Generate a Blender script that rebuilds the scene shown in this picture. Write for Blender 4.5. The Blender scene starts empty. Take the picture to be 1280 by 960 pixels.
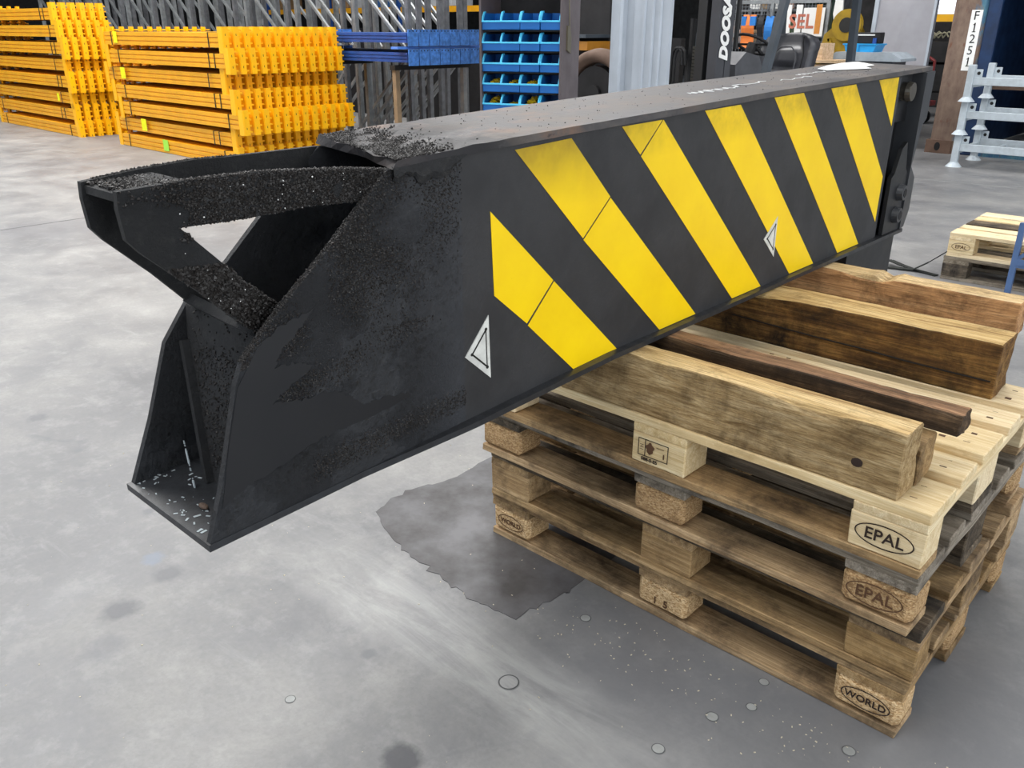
import bpy, bmesh, math, random
from mathutils import Vector, Matrix, noise as mn
random.seed(7)
SC = bpy.context.scene
COL = SC.collection
PI = math.pi

# ------------------------------------------------------------------ camera
f_px, yaw, pitch, roll = 1056.68, 0.74558, 0.39815, 0.00208
cam_d = bpy.data.cameras.new('camera'); cam = bpy.data.objects.new('camera', cam_d); COL.objects.link(cam)
cam_d.sensor_width = 36; cam_d.lens = f_px / 1280 * 36; cam_d.clip_start = .05; cam_d.clip_end = 200
fw = Vector((-math.sin(yaw) * math.cos(pitch), math.cos(yaw) * math.cos(pitch), -math.sin(pitch)))
rt = Vector((math.cos(yaw), math.sin(yaw), 0)); up = rt.cross(fw)
r2 = rt * math.cos(roll) + up * math.sin(roll); u2 = up * math.cos(roll) - rt * math.sin(roll)
M = Matrix((r2, u2, -fw)).transposed().to_4x4(); M.translation = Vector((0.3326, -1.5755, 1.4116))
cam.matrix_world = M
SC.camera = cam

# ------------------------------------------------------------------ world, lights, exposure
w = bpy.data.worlds.new('world'); SC.world = w; w.use_nodes = True
bg = w.node_tree.nodes['Background']; bg.inputs[0].default_value = (.86, .93, 1, 1); bg.inputs[1].default_value = .85
def area(name, loc, sx, sy, power, rot=(0, 0, 0), col=(1, 1, 1)):
    d = bpy.data.lights.new(name, 'AREA'); d.shape = 'RECTANGLE'; d.size = sx; d.size_y = sy; d.energy = power; d.color = col
    o = bpy.data.objects.new(name, d); COL.objects.link(o); o.location = loc; o.rotation_euler = rot
    return o
ROOF = [(-8.5, 0.5), (-2.5, 4.0), (-14.5, 2.0), (-8.5, 8.5), (-1.5, -3.5), (2.5, 7.5)]
for rx, ry in ROOF:
    area('roof_light_lamp', (rx, ry, 6.9), 3.2, 5.0, 350 if rx < -5 else 90, col=(1, .985, .96))
area('side_fill_lamp', (8.6, -1.5, 2.4), 7.0, 4.4, 380, (0, math.radians(90), 0), (.95, .98, 1))  # added fill from the right, brightens the striped side of the beam
SC.view_settings.view_transform = 'Standard'; SC.view_settings.look = 'None'
SC.view_settings.exposure = 0.42; SC.view_settings.gamma = 1

# ------------------------------------------------------------------ node helpers
def newmat(name):
    m = bpy.data.materials.new(name); m.use_nodes = True
    nt = m.node_tree; return m, nt, nt.nodes, nt.links, nt.nodes['Principled BSDF']
def lin(c):
    if isinstance(c, str):
        c = [int(c[i:i + 2], 16) / 255 for i in (0, 2, 4)]
        c = [x / 12.92 if x <= .04045 else ((x + .055) / 1.055) ** 2.4 for x in c]
    return (c[0], c[1], c[2], 1)
def coords(nt, scale=(1, 1, 1), rnd=True, kind='Object'):
    N, L = nt.nodes, nt.links
    tc = N.new('ShaderNodeTexCoord'); mp = N.new('ShaderNodeMapping'); mp.inputs['Scale'].default_value = scale
    L.new(tc.outputs[kind], mp.inputs['Vector'])
    if rnd:
        oi = N.new('ShaderNodeObjectInfo'); mu = N.new('ShaderNodeMath'); mu.operation = 'MULTIPLY'; mu.inputs[1].default_value = 37
        L.new(oi.outputs['Random'], mu.inputs[0]); L.new(mu.outputs[0], mp.inputs['Location'])
    return mp.outputs['Vector']
def nz(nt, vec, scale, detail=4, rough=.6, dist=0):
    n = nt.nodes.new('ShaderNodeTexNoise'); n.inputs['Scale'].default_value = scale; n.inputs['Detail'].default_value = detail
    n.inputs['Roughness'].default_value = rough; n.inputs['Distortion'].default_value = dist
    nt.links.new(vec, n.inputs['Vector']); return n.outputs['Fac']
def ramp(nt, fac, stops):
    r = nt.nodes.new('ShaderNodeValToRGB'); e = r.color_ramp.elements
    e[0].position = stops[0][0]; e[0].color = lin(stops[0][1]); e[1].position = stops[-1][0]; e[1].color = lin(stops[-1][1])
    for p, c in stops[1:-1]:
        x = e.new(p); x.color = lin(c)
    nt.links.new(fac, r.inputs['Fac']); return r.outputs['Color']
def fr(nt, fac, a, b, lo=0., hi=1.):
    r = nt.nodes.new('ShaderNodeMapRange'); r.inputs['From Min'].default_value = a; r.inputs['From Max'].default_value = b
    r.inputs['To Min'].default_value = lo; r.inputs['To Max'].default_value = hi
    nt.links.new(fac, r.inputs['Value']); return r.outputs['Result']
def mix(nt, fac, a, b, mode='MIX'):
    m = nt.nodes.new('ShaderNodeMix'); m.data_type = 'RGBA'; m.blend_type = mode
    for s, v in ((m.inputs[0], fac), (m.inputs[6], a), (m.inputs[7], b)):
        if hasattr(v, 'links'): nt.links.new(v, s)
        else: s.default_value = lin(v) if s.type == 'RGBA' else v
    return m.outputs[2]
def math_n(nt, op, a, b=0.):
    m = nt.nodes.new('ShaderNodeMath'); m.operation = op
    for i, v in enumerate((a, b)):
        if hasattr(v, 'links'): nt.links.new(v, m.inputs[i])
        else: m.inputs[i].default_value = v
    return m.outputs[0]
def bump(nt, h, st, dist, bs):
    b = nt.nodes.new('ShaderNodeBump'); b.inputs['Strength'].default_value = st; b.inputs['Distance'].default_value = dist
    nt.links.new(h, b.inputs['Height']); nt.links.new(b.outputs['Normal'], bs.inputs['Normal'])
def setc(nt, bs, c, rough=.5, metal=0., spec=.5):
    if hasattr(c, 'links'): nt.links.new(c, bs.inputs['Base Color'])
    else: bs.inputs['Base Color'].default_value = lin(c)
    if hasattr(rough, 'links'): nt.links.new(rough, bs.inputs['Roughness'])
    else: bs.inputs['Roughness'].default_value = rough
    bs.inputs['Metallic'].default_value = metal; bs.inputs['Specular IOR Level'].default_value = spec

def plain(name, c, rough=.5, metal=0., var=.25, scale=6, bmp=.0, c2=None, spec=.5):
    m, nt, N, L, bs = newmat(name)
    v = coords(nt); n = nz(nt, v, scale, 5)
    base = lin(c); dark = c2 or [x * (1 - var) for x in base[:3]]
    col = mix(nt, fr(nt, n, .35, .65), c, dark)
    setc(nt, bs, col, fr(nt, n, .3, .7, rough * .85, min(1, rough * 1.15)), metal, spec)
    if bmp: bump(nt, nz(nt, v, scale * 8, 4), bmp, .002, bs)
    return m

def wood(name, light, mid, dark, dirt=.3, dirtc='3a2c1c', grain=34, along=1.6, bmp=.35, hv=.1):
    m, nt, N, L, bs = newmat(name)
    v = coords(nt, (along, grain, grain)); v2 = coords(nt, (1, 1, 1))
    g = nz(nt, v, 1.6, 8, .65, .6)
    col = ramp(nt, g, [(.3, dark), (.48, mid), (.68, light)])
    fg = nz(nt, coords(nt, (along * 4, grain * 7, grain * 7)), 1.5, 6, .7, .4)
    col = mix(nt, fr(nt, fg, .46, .60, 0, .6), col, dark)
    col = mix(nt, fr(nt, nz(nt, v2, 90, 5, .7), .58, .72, 0, .35), col, light)
    d = nz(nt, v2, 5.5, 8, .72, .3)
    col = mix(nt, fr(nt, d, .62 - dirt * .35, .78 - dirt * .2), col, dirtc)
    s = nz(nt, coords(nt, (3, 9, 9)), 2.2, 6, .7)
    col = mix(nt, fr(nt, s, .55, .75, 0, .45), col, dirtc, 'MIX')
    oi = N.new('ShaderNodeObjectInfo')
    hs = N.new('ShaderNodeHueSaturation'); L.new(col, hs.inputs['Color'])
    L.new(fr(nt, oi.outputs['Random'], 0, 1, 1 - hv * 1.6, 1 + hv), hs.inputs['Value'])
    L.new(fr(nt, oi.outputs['Random'], 0, 1, 1.08, .88), hs.inputs['Saturation'])
    setc(nt, bs, hs.outputs['Color'], .78, 0, .25)
    bump(nt, math_n(nt, 'ADD', g, math_n(nt, 'MULTIPLY', fg, .8)), min(1, bmp * 1.3), .004, bs)
    return m
W_new = wood('fresh_pine', 'efdfbb', 'e0caa0', 'c6aa7c', .12, 'a58a60', hv=.05)
W_tan = wood('used_pine', 'c9ab80', 'ab8d64', '7f6342', .5, '46382a', hv=.14)
W_oil = wood('oily_timber', 'b38c55', '825f37', '3f2a17', .7, '1d140c', grain=26, bmp=.6)
W_beam = wood('weathered_timber', 'cbb389', 'ab9065', '755b38', .5, '44331f', grain=30, along=4, bmp=1.0, hv=.02)
W_dark = wood('brown_timber', '83694e', '544230', '2b221a', .6, '1e1814', grain=26, bmp=.6, hv=.02)
W_top = wood('split_pale_timber_top', 'efd6a4', 'd9b981', '8a6a42', .3, '5a4226', grain=30, bmp=.6)
W_grey = wood('weathered_grey_pine', 'a69c8d', '8a7f70', '5d5345', .4, '36302a')
W_gdark = wood('dirty_dark_pine', '948571', '6b5d4b', '3b3227', .6, '1f1c1a')

def chip(name, a, b, c):
    m, nt, N, L, bs = newmat(name)
    v = coords(nt, (1, 1, 1.8))
    vo = N.new('ShaderNodeTexVoronoi'); vo.inputs['Scale'].default_value = 210; L.new(v, vo.inputs['Vector'])
    sep = N.new('ShaderNodeSeparateColor'); L.new(vo.outputs['Color'], sep.inputs[0])
    col = ramp(nt, sep.outputs[0], [(.0, a), (.5, b), (1., c)])
    d = nz(nt, v, 14, 5)
    col = mix(nt, fr(nt, d, .52, .75, 0, .7), col, '6d553b')
    setc(nt, bs, col, .85, 0, .2); bump(nt, vo.outputs['Distance'], .7, .003, bs)
    return m
W_chip = chip('chipboard', '9c7b54', 'c7a67a', 'dcc198')
W_chip2 = chip('dusty_chipboard', '8a6c4c', 'ad8c63', 'c4a67d')

def conc():
    m, nt, N, L, bs = newmat('concrete_floor')
    v = coords(nt, rnd=False)
    a = nz(nt, v, .55, 6, .6, .3); b = nz(nt, v, 2.6, 8, .68, .4); c = nz(nt, v, 30, 4, .6)
    s = math_n(nt, 'ADD', math_n(nt, 'MULTIPLY', a, .5), math_n(nt, 'MULTIPLY', b, .5))
    col = ramp(nt, s, [(.32, '5c5d61'), (.45, '747476'), (.56, '8a8988'), (.7, 'a4a29f')])
    col = mix(nt, fr(nt, c, .35, .7, 0, .12), col, '8a8880')
    gr = nz(nt, v, 70, 5, .75); col = mix(nt, fr(nt, gr, .42, .62, 0, .16), col, '55565a')
    sp_ = nz(nt, v, 9, 6, .75); col = mix(nt, fr(nt, sp_, .5, .68, 0, .22), col, 'b4b3b0')
    # brushed pale scuffs
    sc = nz(nt, coords(nt, (1.2, 6, 1), rnd=False), 1.3, 7, .7, .8)
    col = mix(nt, fr(nt, sc, .6, .76, 0, .2), col, 'c4c4c2')
    st = nz(nt, v, 4.1, 3, .5, .8)
    col = mix(nt, fr(nt, st, .70, .76, 0, .55), col, '5d5f66')
    sx = N.new('ShaderNodeSeparateXYZ'); L.new(v, sx.inputs[0])
    # oil drips at own places; broad blobs by the pallet stack paint in shade
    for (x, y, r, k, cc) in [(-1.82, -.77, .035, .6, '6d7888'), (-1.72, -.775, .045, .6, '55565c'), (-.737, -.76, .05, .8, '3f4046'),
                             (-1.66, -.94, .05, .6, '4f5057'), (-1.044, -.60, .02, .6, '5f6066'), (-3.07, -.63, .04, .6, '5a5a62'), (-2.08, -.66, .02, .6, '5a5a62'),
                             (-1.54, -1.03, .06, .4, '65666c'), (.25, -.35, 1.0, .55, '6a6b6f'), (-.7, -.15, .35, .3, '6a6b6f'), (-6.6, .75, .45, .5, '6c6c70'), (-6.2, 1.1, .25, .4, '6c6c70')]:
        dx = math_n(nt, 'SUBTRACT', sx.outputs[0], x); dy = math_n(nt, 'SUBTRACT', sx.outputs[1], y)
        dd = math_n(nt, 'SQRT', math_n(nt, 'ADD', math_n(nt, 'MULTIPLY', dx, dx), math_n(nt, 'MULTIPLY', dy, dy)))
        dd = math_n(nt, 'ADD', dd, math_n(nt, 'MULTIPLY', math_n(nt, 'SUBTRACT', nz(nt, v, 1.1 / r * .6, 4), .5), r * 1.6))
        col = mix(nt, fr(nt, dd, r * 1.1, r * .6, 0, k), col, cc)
    # worn pale lane from tyres
    wl = math_n(nt, 'ABSOLUTE', math_n(nt, 'SUBTRACT', sx.outputs[1], math_n(nt, 'ADD', math_n(nt, 'MULTIPLY', sx.outputs[0], -.02), -.455)))
    wl = fr(nt, wl, .16, .03, 0, 1)
    wx = fr(nt, math_n(nt, 'ABSOLUTE', math_n(nt, 'ADD', sx.outputs[0], .95)), .75, .3, 0, 1)
    col = mix(nt, math_n(nt, 'MULTIPLY', math_n(nt, 'MULTIPLY', wl, wx), fr(nt, sc, .4, .62, .12, .5)), col, 'c6c6c3')
    setc(nt, bs, col, fr(nt, b, .3, .7, .38, .62), 0, .45)
    bump(nt, c, .12, .002, bs)
    return m
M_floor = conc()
M_patch = plain('dark_worn_concrete', '5f5e61', .5, var=.3, scale=7, bmp=.1, c2=[.05, .046, .046])

def steel_black(name, tar=0., dust=.2):
    m, nt, N, L, bs = newmat(name)
    v = coords(nt, rnd=False)
    a = nz(nt, v, 5, 6, .65); b = nz(nt, v, 60, 5, .65)
    col = ramp(nt, a, [(.35, '111214'), (.55, '1b1c1f'), (.75, '2a2b2e')])
    if dust: col = mix(nt, fr(nt, b, .55, .8, 0, dust), col, '55534f')
    setc(nt, bs, col, fr(nt, a, .3, .7, .36 + tar * .3, .6 + tar * .25), 0, .5)
    if tar:
        t = nz(nt, v, 130, 6, .75)
        msk = fr(nt, nz(nt, v, 4.5, 4), .40, .6, .12, 1)
        bump(nt, math_n(nt, 'MULTIPLY', t, msk), tar, .012, bs)
    else: bump(nt, b, .06, .001, bs)
    return m
M_black = steel_black('black_painted_steel')
M_tar = steel_black('tar_crusted_steel', .9, .3)
def side_paint():
    m, nt, N, L, bs = newmat('black_side_paint')
    v = coords(nt, rnd=False)
    sx = N.new('ShaderNodeSeparateXYZ'); L.new(v, sx.inputs[0]); Y, Z = sx.outputs[1], sx.outputs[2]
    a = nz(nt, v, 5, 6, .65); t = nz(nt, v, 95, 6, .75)
    old = ramp(nt, a, [(.35, '232325'), (.6, '303032')])
    fresh = ramp(nt, a, [(.35, '16171a'), (.6, '1d1e22')])
    nose = ramp(nt, a, [(.35, '1f2125'), (.6, '303237')])
    nose = mix(nt, math_n(nt, 'MULTIPLY', fr(nt, t, .5, .62, 0, .8), fr(nt, nz(nt, v, 6, 4), .42, .58)), nose, '0e0f11')
    edge = fr(nt, Y, -.556, -.550)
    col = mix(nt, edge, nose, old)
    # fresh dark paint patch with an irregular outline on the nose
    q = math_n(nt, 'ADD', Z, math_n(nt, 'MULTIPLY', Y, -.42))
    q = math_n(nt, 'ADD', q, math_n(nt, 'MULTIPLY', math_n(nt, 'SUBTRACT', nz(nt, v, 9, 5), .5), .12))
    f1 = math_n(nt, 'MULTIPLY', fr(nt, q, 1.135, 1.145), fr(nt, q, 1.315, 1.305))
    yy = math_n(nt, 'ADD', Y, math_n(nt, 'MULTIPLY', math_n(nt, 'SUBTRACT', nz(nt, v, 14, 5), .5), .22))
    f2 = math_n(nt, 'MULTIPLY', f1, fr(nt, yy, -.80, -.815))
    
    dirt = nz(nt, v, 22, 6, .7)
    col = mix(nt, fr(nt, dirt, .6, .8, 0, .35), col, '4a4743')
    setc(nt, bs, col, .58, 0, .45)
    msk = math_n(nt, 'MULTIPLY', fr(nt, nz(nt, v, 5, 4), .4, .58, .1, 1), fr(nt, Y, -.56, -.80, .06, 1))
    bump(nt, math_n(nt, 'MULTIPLY', t, msk), 1., .035, bs)
    return m
def mix_f(nt, f, a, b): return fr(nt, f, 0, 1, a, b)
M_side = side_paint()
def top_mat():
    m, nt, N, L, bs = newmat('worn_top_plate')
    v = coords(nt, (1, .55, 1), rnd=False)
    a = nz(nt, v, 9, 7, .7, .5); b = nz(nt, v, 45, 6, .7)
    col = ramp(nt, a, [(.3, '38373a'), (.47, '4d4a4a'), (.6, '5f5853'), (.75, '746d68')])
    sx = N.new('ShaderNodeSeparateXYZ'); L.new(coords(nt, rnd=False), sx.inputs[0])
    rust = math_n(nt, 'MULTIPLY', fr(nt, nz(nt, v, 13, 6, .7), .5, .66), fr(nt, sx.outputs[1], .35, -.3))
    col = mix(nt, math_n(nt, 'MULTIPLY', rust, .6), col, '7b5c48')
    col = mix(nt, fr(nt, b, .6, .72, 0, .8), col, '26242a')
    tar = math_n(nt, 'MULTIPLY', fr(nt, nz(nt, v, 8, 6, .7), .42, .5), fr(nt, sx.outputs[1], -.36, -.50))
    col = mix(nt, tar, col, '1c1b1e')
    col = mix(nt, fr(nt, sx.outputs[1], -.46, -.62, 0, .85), col, '262427')
    setc(nt, bs, col, fr(nt, a, .3, .7, .48, .68), .0, .4)
    bump(nt, math_n(nt, 'ADD', b, math_n(nt, 'MULTIPLY', tar, .6)), .35, .004, bs)
    return m
M_top = top_mat()
def yellow_vinyl():
    m, nt, N, L, bs = newmat('yellow_vinyl')
    v = coords(nt, rnd=False); sx = N.new('ShaderNodeSeparateXYZ'); L.new(v, sx.inputs[0]); Y, Z = sx.outputs[1], sx.outputs[2]
    a = nz(nt, v, 7, 5)
    col = mix(nt, fr(nt, a, .3, .7), 'fbd400', 'f2c800')
    ln = math_n(nt, 'ADD', Z, math_n(nt, 'MULTIPLY', Y, .14))
    d1 = math_n(nt, 'MULTIPLY', fr(nt, ln, 1.05, 1.20), fr(nt, Y, .1, -.35))
    col = mix(nt, math_n(nt, 'MULTIPLY', d1, fr(nt, nz(nt, v, 12, 5), .3, .6, .6, .95)), col, '5a4a22')
    d2 = math_n(nt, 'MULTIPLY', fr(nt, Z, 1.15, 1.235), fr(nt, nz(nt, v, 16, 6, .7), .35, .7, .1, .6))
    col = mix(nt, d2, col, '7d6414')
    sp = nz(nt, v, 150, 3); col = mix(nt, fr(nt, sp, .76, .8, 0, .6), col, '8a7420')
    setc(nt, bs, col, .38, 0, .4); return m
M_yel = yellow_vinyl()
M_decal = plain('white_sticker', 'dcdcd6', .5, scale=30)
M_dblack = plain('black_print', '141414', .5)
M_ink = plain('burnt_ink', '2b1a10', .8)
M_ink2 = plain('faded_brand_ink', '5a3c24', .85)
M_crust = plain('tar_crumbs', '262220', .5, var=.5, scale=30, spec=.4)
M_ychan = plain('orange_yellow_beam', 'efaa14', .42, var=.15, scale=4)
M_ycon = plain('yellow_powder_coat', 'fdbb06', .42, var=.08, scale=4)
M_strap = plain('black_band', '1b1a18', .6)
M_lime = plain('lime_label', 'f0f000', .6, var=.1)
M_green = plain('green_label', 'a6e84e', .6, var=.1)
M_galv = plain('galvanised_steel', 'a4a8aa', .42, .65, .35, 9)
M_galvd = plain('dull_galvanised_steel', '84868a', .5, .6, .35, 9)
M_tanp = plain('tan_stained_post', '9b8468', .6, .2, .3, 6)
M_bluebm = plain('blue_rack_paint', '24509a', .4, var=.3, scale=10)
M_bluepl = plain('scuffed_blue_paint', '5088d8', .42, var=.5, scale=22)
M_bin = plain('blue_bin_plastic', '0a66b4', .42, var=.12)
M_lip = plain('light_blue_bin_plastic', '55ccf6', .4, var=.12)
M_clip = plain('yellow_clips', 'dcb80c', .55, var=.3, scale=40)
M_cab = plain('dark_brown_grey_panel', '5c5355', .5, var=.2)
M_cabin = plain('black_cabinet_inside', '121013', .7)
M_sheet = plain('pale_grey_sheet', 'b4bcc6', .42, .15, .12, 3)
M_greyp = plain('grey_folded_sheet', 'a5a4aa', .45, .1, .15, 3)
M_mast = plain('charcoal_mast', '3d3e43', .5, .1, .2, 4)
M_mastd = plain('black_mast', '1a1a1c', .5)
M_rub = plain('black_rubber', '17171a', .7)
M_seat = plain('black_vinyl_seat', '45464c', .38)
M_dash = plain('grey_plastic_console', '55565b', .55)
M_guard = plain('slate_guard_paint', '434a52', .42)
M_white = plain('white_paint', 'e6e6e4', .5, var=.08)
M_orange = plain('orange_webbing', 'e8803a', .7)
M_blueweb = plain('blue_webbing', '2d7fd0', .7)
M_blkweb = plain('black_webbing', '1e1f25', .7)
M_wire = plain('grey_wire', '8a8f94', .45, .5)
M_greenp = plain('dark_green_paint', '24392f', .55)
M_ymach = plain('mustard_machine_paint', 'a2820e', .5, var=.3, scale=8)
M_pine = wood('pale_crate_wood', 'ecd2b4', 'd8bb98', 'b59470', .1, '8c7050', grain=20)
M_tray = plain('sky_blue_tray', '2d9fe0', .4)
M_lid = plain('pale_blue_grey_lid', 'a2acb5', .45)
M_red = plain('red_trolley_paint', '8e3434', .5, var=.3)
M_tread = plain('brown_tyre', '6b5548', .8)
M_rack = plain('white_galvanised_paint', 'c3cdd4', .5, .1, .18, 12, bmp=.1)
M_cblue = plain('navy_container_paint', '17335a', .5, var=.4)
M_cdark = plain('dark_container_inside', '0b1428', .7)
M_letter = plain('faded_red_lettering', 'c0705a', .7)
M_bfr = plain('blue_grey_frame_paint', '4f6a95', .45)
M_wall = plain('dark_hall_wall', '2b2c2e', .9)
M_ceil = plain('hall_ceiling', '8b8e90', .8)
M_cash = plain('dull_brass', '7a7360', .45, .6)
def rusty():
    m, nt, N, L, bs = newmat('rusty_blue_paint')
    v = coords(nt, (1, 1, .5), rnd=False)
    a = nz(nt, v, 3.2, 7, .7, .4); b = nz(nt, v, 9, 6, .7)
    col = mix(nt, fr(nt, b, .35, .65), '6d5a50', '8a7668')
    sx = N.new('ShaderNodeSeparateXYZ'); L.new(coords(nt, rnd=False), sx.inputs[0])
    bl = fr(nt, math_n(nt, 'ADD', a, math_n(nt, 'MULTIPLY', math_n(nt, 'SUBTRACT', sx.outputs[0], .30), 1.1)), .50, .60)
    col = mix(nt, bl, col, mix(nt, fr(nt, b, .4, .6), '3a5f80', '56808f'))
    col = mix(nt, fr(nt, nz(nt, v, 14, 5), .6, .7, 0, .8), col, '6e4632')
    setc(nt, bs, col, .7, .1, .3); bump(nt, b, .3, .004, bs); return m
M_rusty = rusty()
def glow(name, c, s):
    m, nt, N, L, bs = newmat(name); setc(nt, bs, c, .5); bs.inputs['Emission Color'].default_value = lin(c); bs.inputs['Emission Strength'].default_value = s
    return m
M_glow = glow('daylight_panel', 'ffffff', 3.0)
M_glow2 = glow('bright_yard_window', 'eef4ff', 1.1)

# ------------------------------------------------------------------ geometry helpers
def link(name, bm, mat, parent=None, smooth=False, kind=None):
    bmesh.ops.recalc_face_normals(bm, faces=bm.faces[:])
    me = bpy.data.meshes.new(name); bm.to_mesh(me); bm.free()
    mats = mat if isinstance(mat, list) else [mat]
    for x in mats: me.materials.append(x)
    if smooth:
        for p in me.polygons: p.use_smooth = True
    o = bpy.data.objects.new(name, me); COL.objects.link(o)
    if parent: o.parent = parent
    if kind: o['kind'] = kind
    return o
ORDI = ['first', 'second', 'third', 'fourth', 'fifth', 'sixth', 'seventh', 'eighth', 'ninth', 'tenth', 'eleventh', 'twelfth']
def tag(o, label, cat, group=None):
    o['label'] = label; o['category'] = cat
    if group: o['group'] = group
    return o
def thing(name, label, cat, loc=(0, 0, 0), rotz=0, group=None):
    o = bpy.data.objects.new(name, None); COL.objects.link(o); o.empty_display_size = .1
    o.location = loc; o.rotation_euler = (0, 0, rotz); return tag(o, label, cat, group)
def copy_tree(o, parent=None):
    c = o.copy(); COL.objects.link(c); c.parent = parent
    for ch in list(CH.get(o.name, [])) or [x for x in o.children]: copy_tree(ch, c)
    return c
CH = {}
def BM(): return bmesh.new()
def box(bm, x0, y0, z0, x1, y1, z1, bev=0., M=None):
    r = bmesh.ops.create_cube(bm, size=1); vs = r['verts']
    for v in vs: v.co = Vector((x0 + (v.co.x + .5) * (x1 - x0), y0 + (v.co.y + .5) * (y1 - y0), z0 + (v.co.z + .5) * (z1 - z0)))
    if bev:
        es = list({e for v in vs for e in v.link_edges})
        rr = bmesh.ops.bevel(bm, geom=es, offset=bev, segments=1, affect='EDGES')
        vs = list({v for v in rr['verts']} | {v for v in vs if v.is_valid})
    if M is not None: bmesh.ops.transform(bm, matrix=M, verts=[v for v in vs if v.is_valid])
    return vs
def cyl(bm, p0, p1, r0, r1=None, n=12, cap=True):
    p0, p1 = Vector(p0), Vector(p1); r1 = r0 if r1 is None else r1
    d = (p1 - p0); q = d.to_track_quat('Z', 'Y').to_matrix().to_4x4()
    Mx = Matrix.Translation((p0 + p1) / 2) @ q
    return bmesh.ops.create_cone(bm, cap_ends=cap, segments=n, radius1=r0, radius2=r1, depth=d.length, matrix=Mx)['verts']
def tube(bm, pts, r, n=8):
    for a, b in zip(pts[:-1], pts[1:]): cyl(bm, a, b, r, n=n)
    for p in pts[1:-1]: bmesh.ops.create_icosphere(bm, subdivisions=1, radius=r, matrix=Matrix.Translation(p))
def prism(bm, poly3, off):
    """poly3: planar loop of 3-D points, extruded by vector off"""
    off = Vector(off)
    a = [bm.verts.new(p) for p in poly3]; b = [bm.verts.new(Vector(p) + off) for p in poly3]
    n = len(a)
    bm.faces.new(a); bm.faces.new(b[::-1])
    for i in range(n): bm.faces.new((a[i], b[i], b[(i + 1) % n], a[(i + 1) % n]))
def bar(bm, p0, p1, wx, wz, ref=(0, 0, 1)):
    """rectangular bar between two points; wx across, wz in plane of ref"""
    p0, p1 = Vector(p0), Vector(p1); d = (p1 - p0).normalized(); s = d.cross(Vector(ref))
    if s.length < 1e-4: s = Vector((1, 0, 0))
    s.normalize(); t = s.cross(d)
    prism(bm, [p0 + s * (a * wx / 2) + t * (b * wz / 2) for a, b in ((-1, -1), (1, -1), (1, 1), (-1, 1))], p1 - p0)
def board_bm(l, wd, h, seed=0, seg=6, jit=.0015, bev=.002):
    """a board along local X from 0 to l, width y 0..wd, thickness z 0..h"""
    rnd = random.Random(seed); bm = BM()
    box(bm, 0, 0, 0, l, wd, h)
    es = [e for e in bm.edges if abs(e.verts[0].co.x - e.verts[1].co.x) > l * .5]
    bmesh.ops.subdivide_edges(bm, edges=es, cuts=seg, use_grid_fill=True)
    for v in bm.verts:
        v.co += Vector((rnd.uniform(-jit, jit) * 1.5, rnd.uniform(-jit, jit), rnd.uniform(-jit, jit) * .5))
    if bev:
        es = [e for e in bm.edges if len(e.link_faces) == 2 and e.calc_face_angle(0) > .8]
        bmesh.ops.bevel(bm, geom=es, offset=bev, segments=1, affect='EDGES')
    return bm
def text_mesh(body, size, name='lettering', extrude=.0004, bold=0., shear=0., space=1.):
    cu = bpy.data.curves.new('t', 'FONT'); cu.body = body; cu.size = size; cu.extrude = extrude; cu.offset = bold; cu.shear = shear
    cu.align_x = 'CENTER'; cu.align_y = 'CENTER'; cu.space_character = space; cu.resolution_u = 3
    o = bpy.data.objects.new('t', cu); COL.objects.link(o)
    dg = bpy.context.evaluated_depsgraph_get(); me = bpy.data.meshes.new_from_object(o.evaluated_get(dg)); me.name = name
    bpy.data.objects.remove(o); return me
def put_text(body, size, mat, loc, xdir, ydir, parent, name='lettering', **k):
    me = text_mesh(body, size, name, **k); me.materials.clear(); me.materials.append(mat)
    x = Vector(xdir).normalized(); y = Vector(ydir).normalized(); z = x.cross(y)
    for v in me.vertices: v.co = Vector(loc) + x * v.co.x + y * v.co.y + z * v.co.z
    o = bpy.data.objects.new(name, me); COL.objects.link(o); o.parent = parent; return o
def ellipse_ring(bm, c, a, b, t, xd, yd, n=36, th=.0006):
    c = Vector(c); xd = Vector(xd); yd = Vector(yd); nn = xd.cross(yd).normalized() * th
    rings = []
    for k in (0, 1):
        rings.append([bm.verts.new(c + xd * ((a - t * k) * math.cos(i * 2 * PI / n)) + yd * ((b - t * k) * math.sin(i * 2 * PI / n)) + nn) for i in range(n)])
    for i in range(n):
        j = (i + 1) % n; bm.faces.new((rings[0][i], rings[0][j], rings[1][j], rings[1][i]))
def interp(tab, x):
    if x <= tab[0][0]: return tab[0][1]
    for (a, b), (c, d) in zip(tab[:-1], tab[1:]):
        if x <= c: return b + (d - b) * (x - a) / (c - a)
    return tab[-1][1]

# ------------------------------------------------------------------ the hall
def struct(name, bm, mat, parent=None):
    o = link(name, bm, mat, parent)
    if not parent: o['kind'] = 'structure'
    return o
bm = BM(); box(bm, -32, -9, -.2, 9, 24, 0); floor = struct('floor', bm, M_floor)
# worn dark repair patch let into the slab
rnd = random.Random(3)
pp = [(-1.549, -.171), (-1.585, -.02), (-1.533, .126), (-1.54, .34), (-1.54, .9), (-.84, .9), (-.845, -.06), (-.850, -.105), (-.867, -.26), (-.981, -.276), (-1.113, -.269), (-1.259, -.258), (-1.37, -.239)]
loop = []
for (a, b) in zip(pp, pp[1:] + pp[:1]):
    for k in range(6):
        t = k / 6; loop.append((a[0] + (b[0] - a[0]) * t + rnd.uniform(-.012, .012) * (k > 0), a[1] + (b[1] - a[1]) * t + rnd.uniform(-.012, .012) * (k > 0), .0004))
bm = BM(); prism(bm, loop, (0, 0, .0012)); struct('floor_repair_patch', bm, M_patch, floor)
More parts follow.
